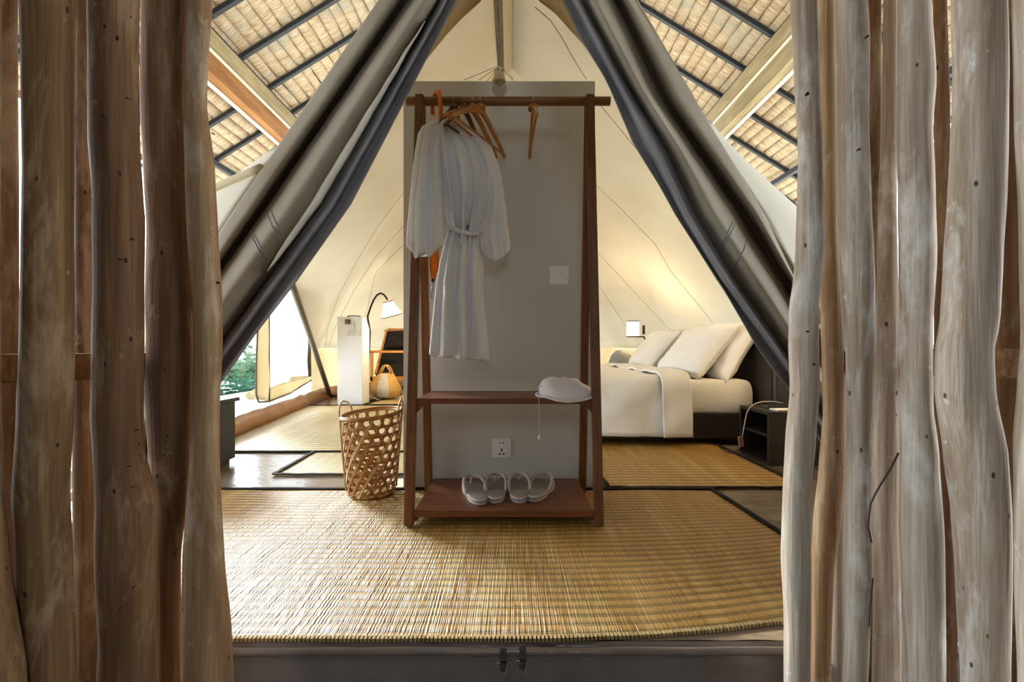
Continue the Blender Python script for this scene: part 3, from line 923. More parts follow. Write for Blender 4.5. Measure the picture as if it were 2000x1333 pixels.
def knots(px_list, d, R, root):
    for (px, py, s_) in px_list:
        s_ *= 0.62
        p = P(px, py, d - R)
        th = math.atan((px - 1000) / F)
        MB().lathe([(0.001, -0.003), (s_ * 0.7, -0.002), (s_, 0.004)], p, 10, Matrix.Rotation(math.pi / 2, 3, 'X')).build('knot', M['knot'], root, smooth=True)

lf = thing('log_screen', (-0.8, 0.82, -0.448), 'screen of peeled brown log posts at the left of the entrance', 'fence')
left_posts = [
 ([(0, -95, 4), (700, -95, 4), (960, -90, 11), (1115, -85, 26), (1333, -70, 56)], 0.685, 0),
 ([(0, 36, 150), (170, 40, 149), (335, 44, 148), (500, 41, 148), (670, 38, 148), (811, 33, 147), (963, 23, 139), (1115, 31, 146), (1311, 50, 151), (1333, 52, 151)], 0.735, 0),
 ([(0, 171, 275), (100, 171, 274), (271, 173, 276), (382, 182, 282), (417, 182, 285), (553, 182, 282), (670, 179, 283), (811, 177, 283), (887, 183, 286), (988, 189, 312), (1060, 187, 311), (1115, 188, 308), (1240, 194, 308), (1333, 188, 308)], 0.80, 1),
 ([(0, 275, 369), (201, 273, 359), (352, 280, 362), (452, 286, 367), (603, 284, 380), (670, 287, 378), (761, 282, 376), (912, 290, 371), (988, 300, 366), (1089, 296, 354), (1333, 296, 354)], 0.885, 1),
 ([(0, 366, 415), (150, 362, 406), (201, 358, 405), (327, 361, 421), (452, 366, 427), (578, 376, 435), (670, 378, 436), (811, 374, 430), (887, 371, 430), (988, 364, 434), (1089, 357, 440), (1240, 353, 454), (1333, 356, 457)], 0.88, 2)]
allr = []
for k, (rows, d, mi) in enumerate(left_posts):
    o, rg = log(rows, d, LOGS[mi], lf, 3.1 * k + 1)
    allr.append((o, rg))
    if k in (1, 2, 4):
        fibres(rg, o, 90 + k, 46 if k == 1 else 12, -1)
knots([(203, 229, .0022), (260, 468, .003), (237, 507, .0025), (251, 193, .002), (253, 911, .002), (260, 951, .0018), (268, 840, .002), (262, 1147, .002), (237, 1188, .002), (222, 1087, .002)], 0.80, 0.036, lf)
knots([(427, 553, .004), (417, 262, .002)], 0.88, 0.022, lf)
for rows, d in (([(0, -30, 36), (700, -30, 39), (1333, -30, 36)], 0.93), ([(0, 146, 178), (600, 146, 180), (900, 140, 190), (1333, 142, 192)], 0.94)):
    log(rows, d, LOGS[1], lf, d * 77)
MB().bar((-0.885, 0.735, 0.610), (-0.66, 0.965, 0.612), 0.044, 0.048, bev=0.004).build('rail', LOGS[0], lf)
rfn = thing('log_screen', (0.8, 0.82, -0.448), 'screen of peeled log posts at the right of the entrance, brighter light painted in', 'fence')
right_posts = [
 ([(0, 1543, 1596), (126, 1550, 1601), (302, 1558, 1608), (402, 1555, 1609), (477, 1553, 1612), (538, 1550, 1605), (603, 1541, 1599), (670, 1540, 1600), (761, 1543, 1601), (862, 1533, 1594), (963, 1528, 1583), (1039, 1525, 1582), (1089, 1523, 1584), (1216, 1530, 1584), (1333, 1530, 1582)], 0.88, 3),
 ([(0, 1594, 1630), (302, 1602, 1633), (452, 1604, 1636), (543, 1600, 1641), (670, 1602, 1648), (811, 1606, 1650), (923, 1598, 1649), (1013, 1588, 1643), (1115, 1582, 1628), (1333, 1580, 1622)], 0.925, 2),
 ([(0, 1629, 1693), (85, 1629, 1697), (241, 1631, 1696), (402, 1634, 1701), (553, 1642, 1708), (670, 1650, 1710), (761, 1651, 1707), (887, 1651, 1703), (1013, 1651, 1700), (1089, 1650, 1704), (1266, 1645, 1698), (1333, 1643, 1695)], 0.835, 3),
 ([(0, 1724, 1756), (251, 1720, 1754), (402, 1714, 1752), (670, 1711, 1757), (887, 1703, 1758), (1013, 1699, 1754), (1165, 1704, 1760), (1333, 1702, 1762)], 0.865, 3),
 ([(0, 1752, 1818), (166, 1752, 1828), (251, 1751, 1822), (352, 1752, 1827), (503, 1753, 1830), (643, 1755, 1822), (786, 1758, 1823), (887, 1757, 1835), (1064, 1756, 1845), (1333, 1764, 1847)], 0.79, 3),
 ([(0, 1855, 1967), (150, 1857, 1970), (302, 1852, 1968), (377, 1848, 1966), (503, 1840, 1958), (628, 1833, 1952), (685, 1823, 1941), (761, 1822, 1945), (887, 1839, 1970), (1013, 1855, 1977), (1140, 1864, 1977), (1333, 1874, 1975)], 0.725, 3),
 ([(0, 1974, 2085), (240, 1978, 2085), (420, 1988, 2085), (660, 1994, 2085), (762, 1985, 2080), (862, 1976, 2080), (1140, 1979, 2080), (1333, 1985, 2085)], 0.665, 3)]
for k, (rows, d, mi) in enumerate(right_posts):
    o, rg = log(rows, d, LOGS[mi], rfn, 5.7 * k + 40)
    if k in (1, 4, 5):
        fibres(rg, o, 120 + k, 40 if k == 4 else 22, 1)
knots([(1676, 293, .003), (1692, 73, .003)], 0.835, 0.028, rfn)
knots([(1575, 185, .005), (1588, 712, .003), (1576, 648, .003)], 0.88, 0.024, rfn)
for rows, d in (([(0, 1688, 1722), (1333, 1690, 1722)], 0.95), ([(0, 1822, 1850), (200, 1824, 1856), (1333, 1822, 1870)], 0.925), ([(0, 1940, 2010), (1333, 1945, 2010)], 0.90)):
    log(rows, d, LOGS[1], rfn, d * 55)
log([(0, 1624, 1652), (1333, 1621, 1652)], 0.955, LOGS[3], rfn, 61.0)  # added filler post, its pale colour standing in for a neighbour's lit side
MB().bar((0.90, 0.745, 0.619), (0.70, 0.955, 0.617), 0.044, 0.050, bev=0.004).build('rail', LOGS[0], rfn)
for pts in ([(1755, 885), (1740, 915), (1712, 960), (1700, 985), (1695, 1030), (1702, 1060)], [(1704, 1130), (1700, 1180), (1697, 1225)]):
    MB().tube([P(x, y, 0.775) for x, y in pts], 0.0016, 6).build('wire', M['wire'], rfn)

# ------------------------------------------------------------------ mats
def straw(name, x0, x1, y0, y1, z, m, label, pitch=0.033, skew=0.0, binds='', amp=0.0022, rip=1.0, th=0.004, front=False):
    t = thing(name, ((x0 + x1) / 2, (y0 + y1) / 2, 0.0), label, 'mat', 'woven straw mats on the tent floor')
    ny = max(12, int((y1 - y0) / 0.0042))
    nx = 40
    def fn(u, v):
        x, y = lerp(x0, x1, u), lerp(y0, y1, v)
        yy = y + 0.006 * rip * N(x * 6, y * 2.5) + 0.01 * rip * N(x * 1.5, y * 1.0, 4)
        ph = (yy - y0) / pitch
        fr_ = ph - math.floor(ph)
        b = math.exp(-((fr_ - 0.38) / 0.07) ** 2) + math.exp(-((fr_ - 0.60) / 0.07) ** 2)
        wob = 0.003 * (1 + N(x * 4, y * 3, 9)) * rip
        if front and x > 0:
            y += 0.16 * x * x * (1 - v)
        return Vector((x + skew * (y - y0), y + 0.004 * N(x * 5, y * 1.5, 2) * (1 if 0 < v < 1 else 0.6), z + th + wob - amp * b)), Vector((0, 0, 1))
    wo = MB().sheet(fn, nx, ny, th).build('weave', m, t, smooth=True)
    at = wo.data.attributes.new('cord', 'FLOAT', 'POINT')
    cv = []
    for i in range(nx):
        for j in range(ny):
            x, y = lerp(x0, x1, i / (nx - 1)), lerp(y0, y1, j / (ny - 1))
            yy = y + 0.006 * rip * N(x * 6, y * 2.5) + 0.01 * rip * N(x * 1.5, y * 1.0, 4)
            ph = (yy - y0) / pitch
            fr_ = ph - math.floor(ph)
            cv.append(math.exp(-((fr_ - 0.38) / 0.08) ** 2) + math.exp(-((fr_ - 0.60) / 0.08) ** 2))
    at.data.foreach_set('value', cv + cv)
    def edge(a, b, w_=0.018):
        n = 40
        pts = []
        for i in range(n + 1):
            q = i / n
            x, y = lerp(a[0], b[0], q), lerp(a[1], b[1], q)
            pts.append(Vector((x + skew * (y - y0) + 0.003 * N(q * 9, x), y + 0.004 * N(q * 9, y, 3), z + th + 0.006 + 0.003 * N(q * 12, 1))))
        MB().ribbon(pts, Vector((0, 0, 1)), w_, 0.006).build('binding', M['binding'], t)
    if 'b' in binds: edge((x0, y1), (x1, y1))
    if 'f' in binds: edge((x0, y0), (x1, y0))
    if 'l' in binds: edge((x0, y0), (x0, y1))
    if 'r' in binds: edge((x1, y0), (x1, y1))
    return t
m1 = straw('straw_mat', -1.5, 0.95, 1.005, 2.055, 0.0, M['mat_gold'], 'large front straw mat under the clothes rack, reaching the threshold', skew=-0.045, binds='br', amp=0.003, front=True)
pts = []
mb = MB()
for i in range(270):
    x = lerp(-1.45, 0.98, i / 269)
    mb.box((x, 1.0 + 0.003 * N(x * 8, 2) + (0.16 * x * x if x > 0 else 0), 0.006), (0.0055, 0.012, 0.008))
o = mb.build('selvedge', M['selvedge'], m1)
o['kind'] = 'stuff'
straw('straw_mat', 0.44, 1.35, 2.075, 3.3, 0.0, M['mat_gold'], 'golden straw mat beside the bed and nightstand', pitch=0.05, binds='flr', amp=0.001, rip=0.4)
straw('straw_mat', -2.18, -0.2, 2.80, 5.05, 0.0, M['mat_pale'], 'big pale straw mat stretching to the white column at the rear left', pitch=0.06, skew=-0.06, binds='flb', amp=0.001, rip=0.4)
straw('straw_mat', -1.20, -0.30, 2.29, 2.795, 0.0, M['mat_pale'], 'small straw mat piece behind the bamboo basket', pitch=0.04, skew=-0.03, binds='fl', amp=0.001, rip=0.3)
straw('straw_mat', -1.66, -0.3, 5.12, 6.3, 0.0, M['mat_pale'], 'straw mat under the seagrass bag at the rear', pitch=0.06, skew=0.12, binds='lf', amp=0.001, rip=0.3)

# ------------------------------------------------------------------ partition, sockets
struct('wall_partition', MB().box((-0.058, 2.12, 0.93), (0.872, 0.10, 1.86), bev=0.002), M['plaster'], 'white freestanding partition wall behind the clothes rack')
def plate(px, py, label, kind):
    p = P(px, py, 2.069)
    t = thing('socket_plate' if kind == 'socket' else 'switch_plate', (p.x, 2.069, p.z - 0.043), label, 'socket' if kind == 'socket' else 'switch')
    MB().box((p.x, 2.066, p.z), (0.086, 0.008, 0.086), bev=0.003).build('faceplate', M['plate'], t)
    if kind == 'socket':
        MB().box((p.x, 2.061, p.z), (0.05, 0.004, 0.068), bev=0.0015).build('insert', M['plate'], t)
        for dx, dz, sx, sz in ((-0.008, 0.024, 0.006, 0.005), (0.008, 0.024, 0.006, 0.005), (0.0, -0.008, 0.006, 0.014), (-0.009, -0.026, 0.009, 0.006), (0.009, -0.026, 0.009, 0.006)):
            MB().box((p.x + dx, 2.0588, p.z + dz), (sx, 0.003, sz), bev=0.0008).build('slot', M['black'], t)
    else:
        MB().box((p.x + 0.004, 2.061, p.z), (0.022, 0.006, 0.03), bev=0.002).build('rocker', M['plate'], t)
        MB().box((p.x + 0.004, 2.0575, p.z + 0.007), (0.005, 0.002, 0.003)).build('indicator', M['switch'], t)
plate(980, 875, 'square white universal power socket low on the partition', 'socket')
plate(1092, 538, 'square white light switch on the partition beside the rack leg', 'switch')

# ------------------------------------------------------------------ clothes rack
rk = thing('clothes_rack', (-0.03, 1.82, 0.0), 'dark teak A-frame clothes rack with two shelves before the partition', 'clothes rack')
XL, XR = -0.369, 0.311
FT, BT, TP, TZ = 1.632, 2.015, 1.835, 1.655
for x in (XL, XR):
    MB().bar((x, FT, 0.008), (x, TP - 0.012, TZ), 0.033, 0.030, up=(0, 1, 0), bev=0.003).build('front_leg', M['rack_wood'], rk)
    MB().bar((x, BT, 0.008), (x, TP + 0.018, TZ - 0.02), 0.031, 0.028, up=(0, 1, 0), bev=0.003).build('back_leg', M['rack_wood'], rk)
MB().tube([(-0.425, TP, 1.640), (0.395, TP, 1.640)], 0.0175, 16).build('rail', M['rail_wood'], rk, auto=True)
def shelf(z, th):
    f = lerp(FT, TP, z / TZ) - 0.012
    b = lerp(BT, TP, z / TZ) + (0.035 if z < 0.2 else 0.02)
    MB().box((-0.029, (f + b) / 2, z - th / 2), (XR - XL - 0.034, b - f, th), bev=0.003).build('shelf', M['shelf_wood'], rk)
    for x, sg in ((XL, 1), (XR, -1)):
        MB().box((x + sg * 0.017, (f + b) / 2, z - th - 0.010), (0.02, (b - f) * 0.9, 0.018)).build('shelf_bearer', M['rack_wood'], rk)
shelf(0.060, 0.022)
shelf(0.458, 0.020)
for x, sg in ((XL, 1), (XR, -1)):
    xx = x + sg * 0.0165
    yf = lerp(FT, TP, 0.44 / TZ)
    MB().add([(xx, yf - 0.008, 0.438), (xx + sg * 0.034, yf - 0.008, 0.438), (xx, yf - 0.008, 0.405), (xx, yf + 0.012, 0.438), (xx + sg * 0.034, yf + 0.012, 0.438), (xx, yf + 0.012, 0.405)],
             [(0, 1, 2), (5, 4, 3), (0, 3, 4, 1), (1, 4, 5, 2), (2, 5, 3, 0)]).build('corner_brace', M['rack_wood'], rk)

# ------------------------------------------------------------------ hangers
def hanger(x, ang, m, label, L=0.40, tilt=0.0):
    """wooden hanger hooked over the rail; local x runs along the shoulders"""
    t = thing('clothes_hanger', (x, TP, 1.50), label, 'hanger', 'wooden hangers on the rack', rz=ang)
    pts = []
    n = 16
    pr = []
    for i in range(n + 1):
        u = -1 + 2 * i / n
        z = 0.105 - 0.115 * abs(u) ** 1.25
        wv = 0.026 - 0.012 * abs(u)
        ring = [Vector((u * L / 2, -0.006, z - wv / 2)), Vector((u * L / 2, 0.006, z - wv / 2)), Vector((u * L / 2, 0.006, z + wv / 2)), Vector((u * L / 2, -0.006, z + wv / 2))]
        pr.append(ring)
    MB().loft(pr).build('shoulder_bar', m, t, local=True, auto=True)
    MB().tube([(-L * 0.46, 0, -0.002), (L * 0.46, 0, -0.002)], 0.0045, 8).build('trouser_bar', m, t, local=True, smooth=True)
    MB().lathe([(0.02, 0.105), (0.018, 0.124), (0.008, 0.13)], (0, 0, 0), 12).build('neck', m, t, local=True, smooth=True)
    hk = [(0, 0, 0.12), (0, 0, 0.150)] + [(0.0205 * math.sin(a) + 0.0, 0, 0.142 + 0.0205 * -math.cos(a) * -1) for a in []]
    r = 0.0205
    arc = [(r * math.cos(a), 0.0, 0.140 + r * math.sin(a)) for a in [math.radians(k) for k in range(-35, 200, 18)]]
    rl = Matrix.Rotation(-ang + math.pi / 2, 3, 'Z')
    arc = [rl @ Vector(p) for p in arc]
    MB().tube([Vector((0, 0, 0.118)), Vector((0, 0, 0.119)), arc[0] * 0.5 + Vector((0, 0, 0.06))] + arc, 0.0017, 6).build('hook', M['steel'], t, local=True, smooth=True)
    return t
A0 = math.radians(62)
hanger(-0.126, A0, M['hanger_wood'], 'front-most honey wood hanger of the cluster, right of the robe')
hanger(-0.158, A0 + 0.03, M['hanger_wood'], 'honey wood hanger tucked just behind the front-most hanger')
hanger(-0.192, A0 - 0.04, M['hanger_dark'], 'dark wood hanger next to the robe hanger', L=0.25)
hanger(0.084, math.radians(92), M['hanger_wood'], 'single empty wooden hanger hanging alone on the right part of rail', L=0.37)

# ------------------------------------------------------------------ umbrella hanging behind the robe
um = thing('umbrella', (-0.285, 1.86, 0.9), 'closed orange umbrella hooked over the rail behind the robe', 'umbrella')
ux, uy = -0.290, TP
r = 0.026
arc = [Vector((ux + r * 0.35 * math.cos(a), uy + r * math.cos(a), 1.648 + r * math.sin(a) * 1.1)) for a in [math.radians(k) for k in range(0, 181, 15)]]
arc = [Vector((p.x, p.y, p.z)) for p in arc]
hookp = [Vector((arc[-1].x - 0.012, arc[-1].y, 1.60))] + list(reversed(arc)) + [Vector((ux + 0.01, uy - 0.03 + 0.056, 1.60))]
front = [Vector((-0.318, 1.80, 1.595)), Vector((-0.318, 1.80, 1.635)), Vector((-0.312, 1.808, 1.662)), Vector((-0.300, 1.835, 1.678)), Vector((-0.287, 1.862, 1.664)), Vector((-0.283, 1.868, 1.635)), Vector((-0.284, 1.868, 1.50))]
MB().tube([Vector((-0.325, 1.862, 1.60)), Vector((-0.325, 1.862, 1.635)), Vector((-0.320, 1.852, 1.662)), Vector((-0.306, 1.835, 1.678)), Vector((-0.290, 1.812, 1.664)), Vector((-0.285, 1.806, 1.635)), Vector((-0.284, 1.815, 1.56)), Vector((-0.288, 1.845, 1.46))], 0.0085, 10).build('hook_handle', M['orange'], um, smooth=True)
ub = P(846, 545, 1.93)
MB().tube([Vector((-0.289, 1.85, 1.45)), ub + Vector((0.01, -0.03, 0.20)), ub + Vector((0.004, 0, 0.05)), ub], [0.014, 0.022, 0.019, 0.009], 12).build('folded_canopy', M['orange_cloth'], um, smooth=True)
MB().tube([ub, ub + Vector((-0.002, 0, -0.012))], [0.0085, 0.0065], 10).build('ferrule', M['trim'], um, smooth=True)
MB().tube([ub + Vector((-0.002, 0, -0.01)), ub + Vector((-0.007, 0, -0.082))], 0.0035, 8).build('tip', M['steel'], um, smooth=True)

# ------------------------------------------------------------------ bathrobe
rb = thing('bathrobe', (-0.23, 1.85, 0.57), 'white cotton bathrobe with tied belt hanging on the rack', 'bathrobe')
def depth_at(px):
    return 1.715 + (px - 800) * 0.00128
def cloth_tube(rows, y0, y1, n, thick, folds, seed, ny=46, bottom=None, dshift=0.0):
    rings = []
    for i in range(ny):
        q = i / (ny - 1)
        y = lerp(y0, y1, q)
        l, r_, tk = interp([(a, b, c, d) for a, b, c, d in rows], y)
        row = []
        for k in range(n):
            a = 2 * math.pi * k / n
            cs, sn = math.cos(a), math.sin(a)
            u = (1 - cs) / 2
            px = lerp(l, r_, u)
            py = y
            if bottom and q > 0.8:
                py = y + (q - 0.8) / 0.2 * bottom(u)
            fo = 0.0
            for (fr_, am, ph) in folds:
                fo += am * (1.4 - 2.4 * abs(math.sin(fr_ * u * math.pi + ph + 0.7 * N(q * 2.2, seed + fr_))))
            d = depth_at(px) + dshift - sn * tk * thick * (1 if sn > 0 else 0.7) - (fo * (0.35 + 0.65 * abs(sn)) if sn > -0.2 else 0) * min(1, 0.25 + q * 1.2)
            p = P(px, py, d)
            row.append(p)
        rings.append(row)
    return MB().loft(rings, True, True)
torso = [(237, 862, 897, 0.5), (245, 852, 912, 0.7), (262, 846, 935, 0.9), (290, 846, 962, 1.0), (330, 850, 976, 1.1), (380, 861, 968, 1.1), (420, 869, 951, 1.0), (445, 876, 942, 0.8), (458, 874, 941, 0.75), (480, 868, 943, 0.85)]
cloth_tube(torso, 237, 480, 96, 0.05, [(4.5, 0.024, 0.3), (9, 0.010, 1.2), (3, 0.012, 2.0)], 3).build('robe_body', M['robe'], rb, smooth=True)
skirt_rows = [(452, 874, 941, 0.7), (480, 866, 943, 0.8), (520, 857, 944, 0.9), (560, 851, 945, 1.0), (600, 847, 947, 1.0), (650, 842, 952, 1.1), (692, 838, 956, 1.15)]
cloth_tube(skirt_rows, 452, 692, 96, 0.05, [(3.4, 0.034, 0.6), (7, 0.010, 2.2)], 8, bottom=lambda u: 13 * (u ** 0.6) + 2 * math.sin(u * 14)).build('robe_skirt', M['robe'], rb, smooth=True)
nsl = [(236, 845, 878, 0.4), (246, 824, 872, 0.7), (262, 816, 866, 0.9), (300, 810, 862, 1.0), (350, 804, 866, 1.0), (400, 799, 868, 1.0), (450, 795, 868, 1.05), (478, 793, 867, 1.1)]
cloth_tube(nsl, 236, 478, 72, 0.05, [(2.4, 0.014, 0.9), (5, 0.005, 1.0)], 12, dshift=-0.02, bottom=lambda u: 26 * math.exp(-((u - 0.25) / 0.10) ** 2) + 22 * math.exp(-((u - 0.62) / 0.16) ** 2) + 2).build('near_sleeve', M['robe'], rb, smooth=True)
fsl = [(318, 950, 972, 0.5), (350, 950, 980, 0.8), (380, 950, 985, 0.9), (420, 944, 990, 1.0), (455, 934, 994, 1.0), (480, 938, 997, 1.0), (492, 943, 997, 1.0)]
cloth_tube(fsl, 318, 492, 60, 0.03, [(2.2, 0.010, 0.4), (4, 0.004, 1.0)], 15, dshift=-0.012, bottom=lambda u: 24 * math.sin(math.pi * min(1, 0.12 + u * 0.86)) - 6).build('far_sleeve', M['robe'], rb, smooth=True)
def bdep(px): return depth_at(px) - 0.066
MB().ribbon([P(px, py, bdep(px) + (0.02 if k in (0, 6) else 0)) for k, (px, py) in enumerate([(873, 440), (884, 446), (898, 452), (912, 456), (926, 457), (936, 453), (942, 449)])], Vector((-0.5, -1, 0.1)), 0.017, 0.006).build('belt', M['robe'], rb, smooth=True)
MB().tube([P(a, b, depth_at(a) - 0.03) for a, b in [(862, 240), (878, 236), (892, 240), (908, 262), (915, 300), (912, 350), (905, 400), (915, 440)]], 0.010, 8).build('collar', M['robe'], rb, smooth=True)

# robe hanger (carries the robe)
hanger(-0.235, A0 - 0.02, M['hanger_dark'], 'dark wood hanger inside the shoulders of the bathrobe', L=0.22)

# ------------------------------------------------------------------ pouch on the upper shelf
pc = thing('drawstring_pouch', (0.20, 1.80, 0.458), 'white cotton drawstring pouch lying on the upper shelf', 'pouch')
def pouch_ring(q, n=40):
    # q 0..1 bottom to top
    ring = []
    for k in range(n):
        a = 2 * math.pi * k / n
        rx = 0.098 * (1 - 0.75 * q ** 1.7) * (1 + 0.05 * N(math.cos(a) * 2, math.sin(a) * 2, q * 3))
        ry = 0.10 * (1 - 0.70 * q ** 1.7)
        x = rx * math.cos(a) + (-0.03 * q)
        if math.cos(a) > 0.3:
            x += 0.04 * (math.cos(a) - 0.3) * (1 - q)
        ring.append(Vector((0.205 + x, 1.757 + ry * math.sin(a), 0.4605 - (0.016 * max(0.0, -math.sin(a) - 0.75) * 4 * (1 - q)) + 0.068 * math.sin(q * math.pi / 2) + 0.010 * N(x * 26, math.sin(a) * 2.2, q * 2.5) * min(1, 3 * q))))
    return ring
MB().loft([pouch_ring(i / 14) for i in range(15)]).build('pouch_body', M['pouch'], pc, smooth=True)
MB().tube([Vector((0.205 + 0.112 * math.cos(a) + (0.02 * math.cos(a) if math.cos(a) > 0 else 0), 1.757 + 0.106 * math.sin(a), 0.4645 - 0.016 * max(0.0, -math.sin(a) - 0.75) * 4 + 0.002 * math.sin(3 * a))) for a in [2 * math.pi * k / 40 for k in range(41)]], 0.0045, 8).build('hem', M['pouch'], pc, smooth=True)
MB().tube([(0.115, 1.72, 0.50), (0.100, 1.69, 0.505), (0.098, 1.672, 0.47), (0.099, 1.667, 0.44), (0.100, 1.667, 0.36), (0.101, 1.668, 0.325)], 0.0014, 6).build('drawstring', M['fibre'], pc, smooth=True)
MB().lathe([(0.001, 0), (0.006, 0.004), (0.007, 0.012), (0.003, 0.02)], (0.101, 1.668, 0.306), 10).build('toggle', M['fibre'], pc, smooth=True)

# ------------------------------------------------------------------ sandals
def sandal(x, y, rz, label, mirror=1):
    t = thing('flip_flop', (x, y, 0.060), label, 'sandal', 'flip-flops on the lower shelf', rz=rz)
    def outl(sc=1.0, n=36):
        pts = []
        for k in range(n):
            a = 2 * math.pi * k / n
            s_, c_ = math.sin(a), math.cos(a)
            ly = 0.128 * s_
            wd = 0.044 + 0.008 * max(0, s_) - 0.006 * math.exp(-((s_ + 0.1) / 0.3) ** 2)
            sx = abs(c_) ** 0.8 * (1 if c_ > 0 else -1)
            pts.append((wd * sc * sx + mirror * 0.004 * s_, ly * sc))
        return pts
    def slab(z0, z1, m, nm, s0=1.0):
        o_ = outl(s0)
        MB().loft([[Vector((a, b, z0)) for a, b in outl(s0 * 0.975)], [Vector((a, b, z0 + 0.002)) for a, b in o_], [Vector((a, b, z1 - 0.002)) for a, b in o_], [Vector((a, b, z1)) for a, b in outl(s0 * 0.97)]]).build(nm, m, t, local=True, smooth=False)
    slab(0.0, 0.009, M['sandal'], 'outsole')
    slab(0.009, 0.012, M['sandal_line'], 'midsole', 0.985)
    slab(0.012, 0.021, M['sandal'], 'insole')
    slab(0.0205, 0.0222, M['sandal_bed'], 'footbed', 0.90)
    for sg in (-1, 1):
        pts = [Vector((mirror * 0.002, 0.085, 0.052)), Vector((sg * 0.018, 0.078, 0.056)), Vector((sg * 0.034, 0.05, 0.054)), Vector((sg * 0.043, 0.015, 0.042)), Vector((sg * 0.042, -0.018, 0.024)), Vector((sg * 0.040, -0.028, 0.016))]
        MB().tube(pts, [0.004, 0.0055, 0.0065, 0.0065, 0.006, 0.005], 8).build('strap', M['sandal'], t, local=True, smooth=True)
    MB().tube([(mirror * 0.002, 0.085, 0.054), (mirror * 0.002, 0.088, 0.02)], 0.004, 8).build('toe_post', M['sandal'], t, local=True, smooth=True)
sandal(-0.147, 1.812, math.radians(17), 'left-most grey flip-flop on the lower shelf, turned outward', 1)
sandal(-0.066, 1.835, math.radians(-1), 'grey flip-flop second from the left on the lower shelf', -1)
sandal(0.030, 1.835, math.radians(1), 'grey flip-flop third from the left on the lower shelf', 1)
sandal(0.116, 1.846, math.radians(-21), 'right-most grey flip-flop on the lower shelf, turned outward', -1)

# ------------------------------------------------------------------ bamboo laundry basket
bk = thing('bamboo_basket', (-0.617, 2.0, 0.008), 'tall open hexagonal-weave bamboo basket beside the rack', 'basket')
BC, BH = Vector((-0.617, 2.0, 0.010)), 0.345
def brad(z):
    return 0.096 + 0.030 * (z / BH) ** 0.8
def bpt(a, z, o=0.0):
    r_ = brad(z) + o
    return BC + Vector((r_ * math.cos(a), r_ * math.sin(a), z + 0.012 * math.cos(a - 0.6) * (z / BH)))
NB = 17
hz, acc, pz = [], 0.0, 0.002
for k in range(1, 700):
    z = 0.002 + k * 0.0005
    acc += 0.0005 * 0.577 / brad(z)
    if acc >= (len(hz) + 0.5) * math.pi / NB and z < BH - 0.01:
        hz.append(z)
for z in hz:
    MB().ribbon([bpt(2 * math.pi * k / 48, z) for k in range(49)], lambda k: Vector((math.cos(2 * math.pi * k / 48), math.sin(2 * math.pi * k / 48), 0)), 0.011, 0.0022).build('hoop_strip', M['bamboo'], bk)
for sg in (-1, 1):
    for i in range(NB):
        a0 = 2 * math.pi * i / NB
        zs = [0.002 + (BH - 0.012) * k / 40 for k in range(41)]
        an, acc, pz = [], a0, 0.002
        for z in zs:
            acc += sg * (z - pz) * 0.577 / brad(z)
            pz = z
            an.append(acc)
        MB().ribbon([bpt(a, z, sg * 0.0022) for a, z in zip(an, zs)], lambda k, an=an: Vector((math.cos(an[k]), math.sin(an[k]), 0)), 0.0095, 0.0018).build('diagonal_strip', M['bamboo'] if i % 3 else M['bamboo_pale'], bk)
for o_, z, r_ in ((0.003, BH, 0.0055), (-0.003, BH - 0.004, 0.005), (0.0, BH + 0.006, 0.004)):
    MB().tube([bpt(2 * math.pi * k / 40, z, o_) for k in range(41)], r_, 8).build('rim_cane', M['bamboo'], bk, smooth=True)
MB().lathe([(0.001, 0.0), (0.095, 0.0), (0.095, 0.004), (0.001, 0.004)], BC, 32).build('base_disc', M['bamboo'], bk)
for i in range(7):
    x = -0.075 + 0.025 * i
    l = math.sqrt(0.092 ** 2 - x * x)
    MB().box(BC + Vector((x, 0, 0.006)), (0.012, 2 * l, 0.002)).build('base_strip', M['bamboo_pale'], bk)
hp = [bpt(3.5, 0.02, 0.006), bpt(3.5, 0.2, 0.006), bpt(3.48, 0.34, 0.005), bpt(3.42, 0.375, 0.006), bpt(3.28, 0.405, 0.002), bpt(3.05, 0.412, 0.0), bpt(2.8, 0.40, 0.0), bpt(2.62, 0.372, 0.002), bpt(2.55, 0.33, 0.003), bpt(2.52, 0.25, 0.003)]
MB().tube(hp, 0.0042, 8).build('handle', M['bamboo_pale'], bk, smooth=True)
hp = [bpt(0.25, 0.02, 0.006), bpt(0.25, 0.34, 0.005), bpt(0.18, 0.38, 0.004), bpt(0.0, 0.40, 0.0), bpt(-0.2, 0.38, 0.002), bpt(-0.28, 0.33, 0.003)]
MB().tube(hp, 0.0042, 8).build('handle', M['bamboo_pale'], bk, smooth=True)

# ------------------------------------------------------------------ left rear: white column, lounge chair, arc lamp, seagrass bag, low cabinet
cb = thing('low_cabinet', (-1.775, 2.40, 0.0), 'low charcoal cabinet at the left of the tent behind the logs', 'cabinet')
MB().box((-1.775, 2.40, 0.185), (0.42, 0.35, 0.32), bev=0.003).build('carcass', M['grey_lacquer'], cb)
MB().box((-1.772, 2.40, 0.3555), (0.45, 0.38, 0.02), bev=0.003).build('top', M['grey_lacquer'], cb)
MB().box((-1.775, 2.40, 0.013), (0.38, 0.31, 0.024)).build('plinth', M['black_wood'], cb)
co = thing('white_column', (-1.84, 5.3, 0.0), 'tall narrow white service box standing at the rear left', 'service box')
MB().box((-1.845, 5.305, 0.502), (0.285, 0.255, 1.0), bev=0.004).build('box', M['white_box'], co)
fy = 5.1765
for px in (684, 698):
    p = P(px, 650, fy)
    MB().box((p.x, fy - 0.004, p.z), (0.075, 0.01, 0.075), bev=0.002).build('switch_plate', M['plate'], co)
    for dx in (-0.012, 0.012):
        MB().box((p.x + dx, fy - 0.0105, p.z), (0.016, 0.006, 0.03), bev=0.001).build('rocker', M['plate'], co)
p = P(680, 629, fy)
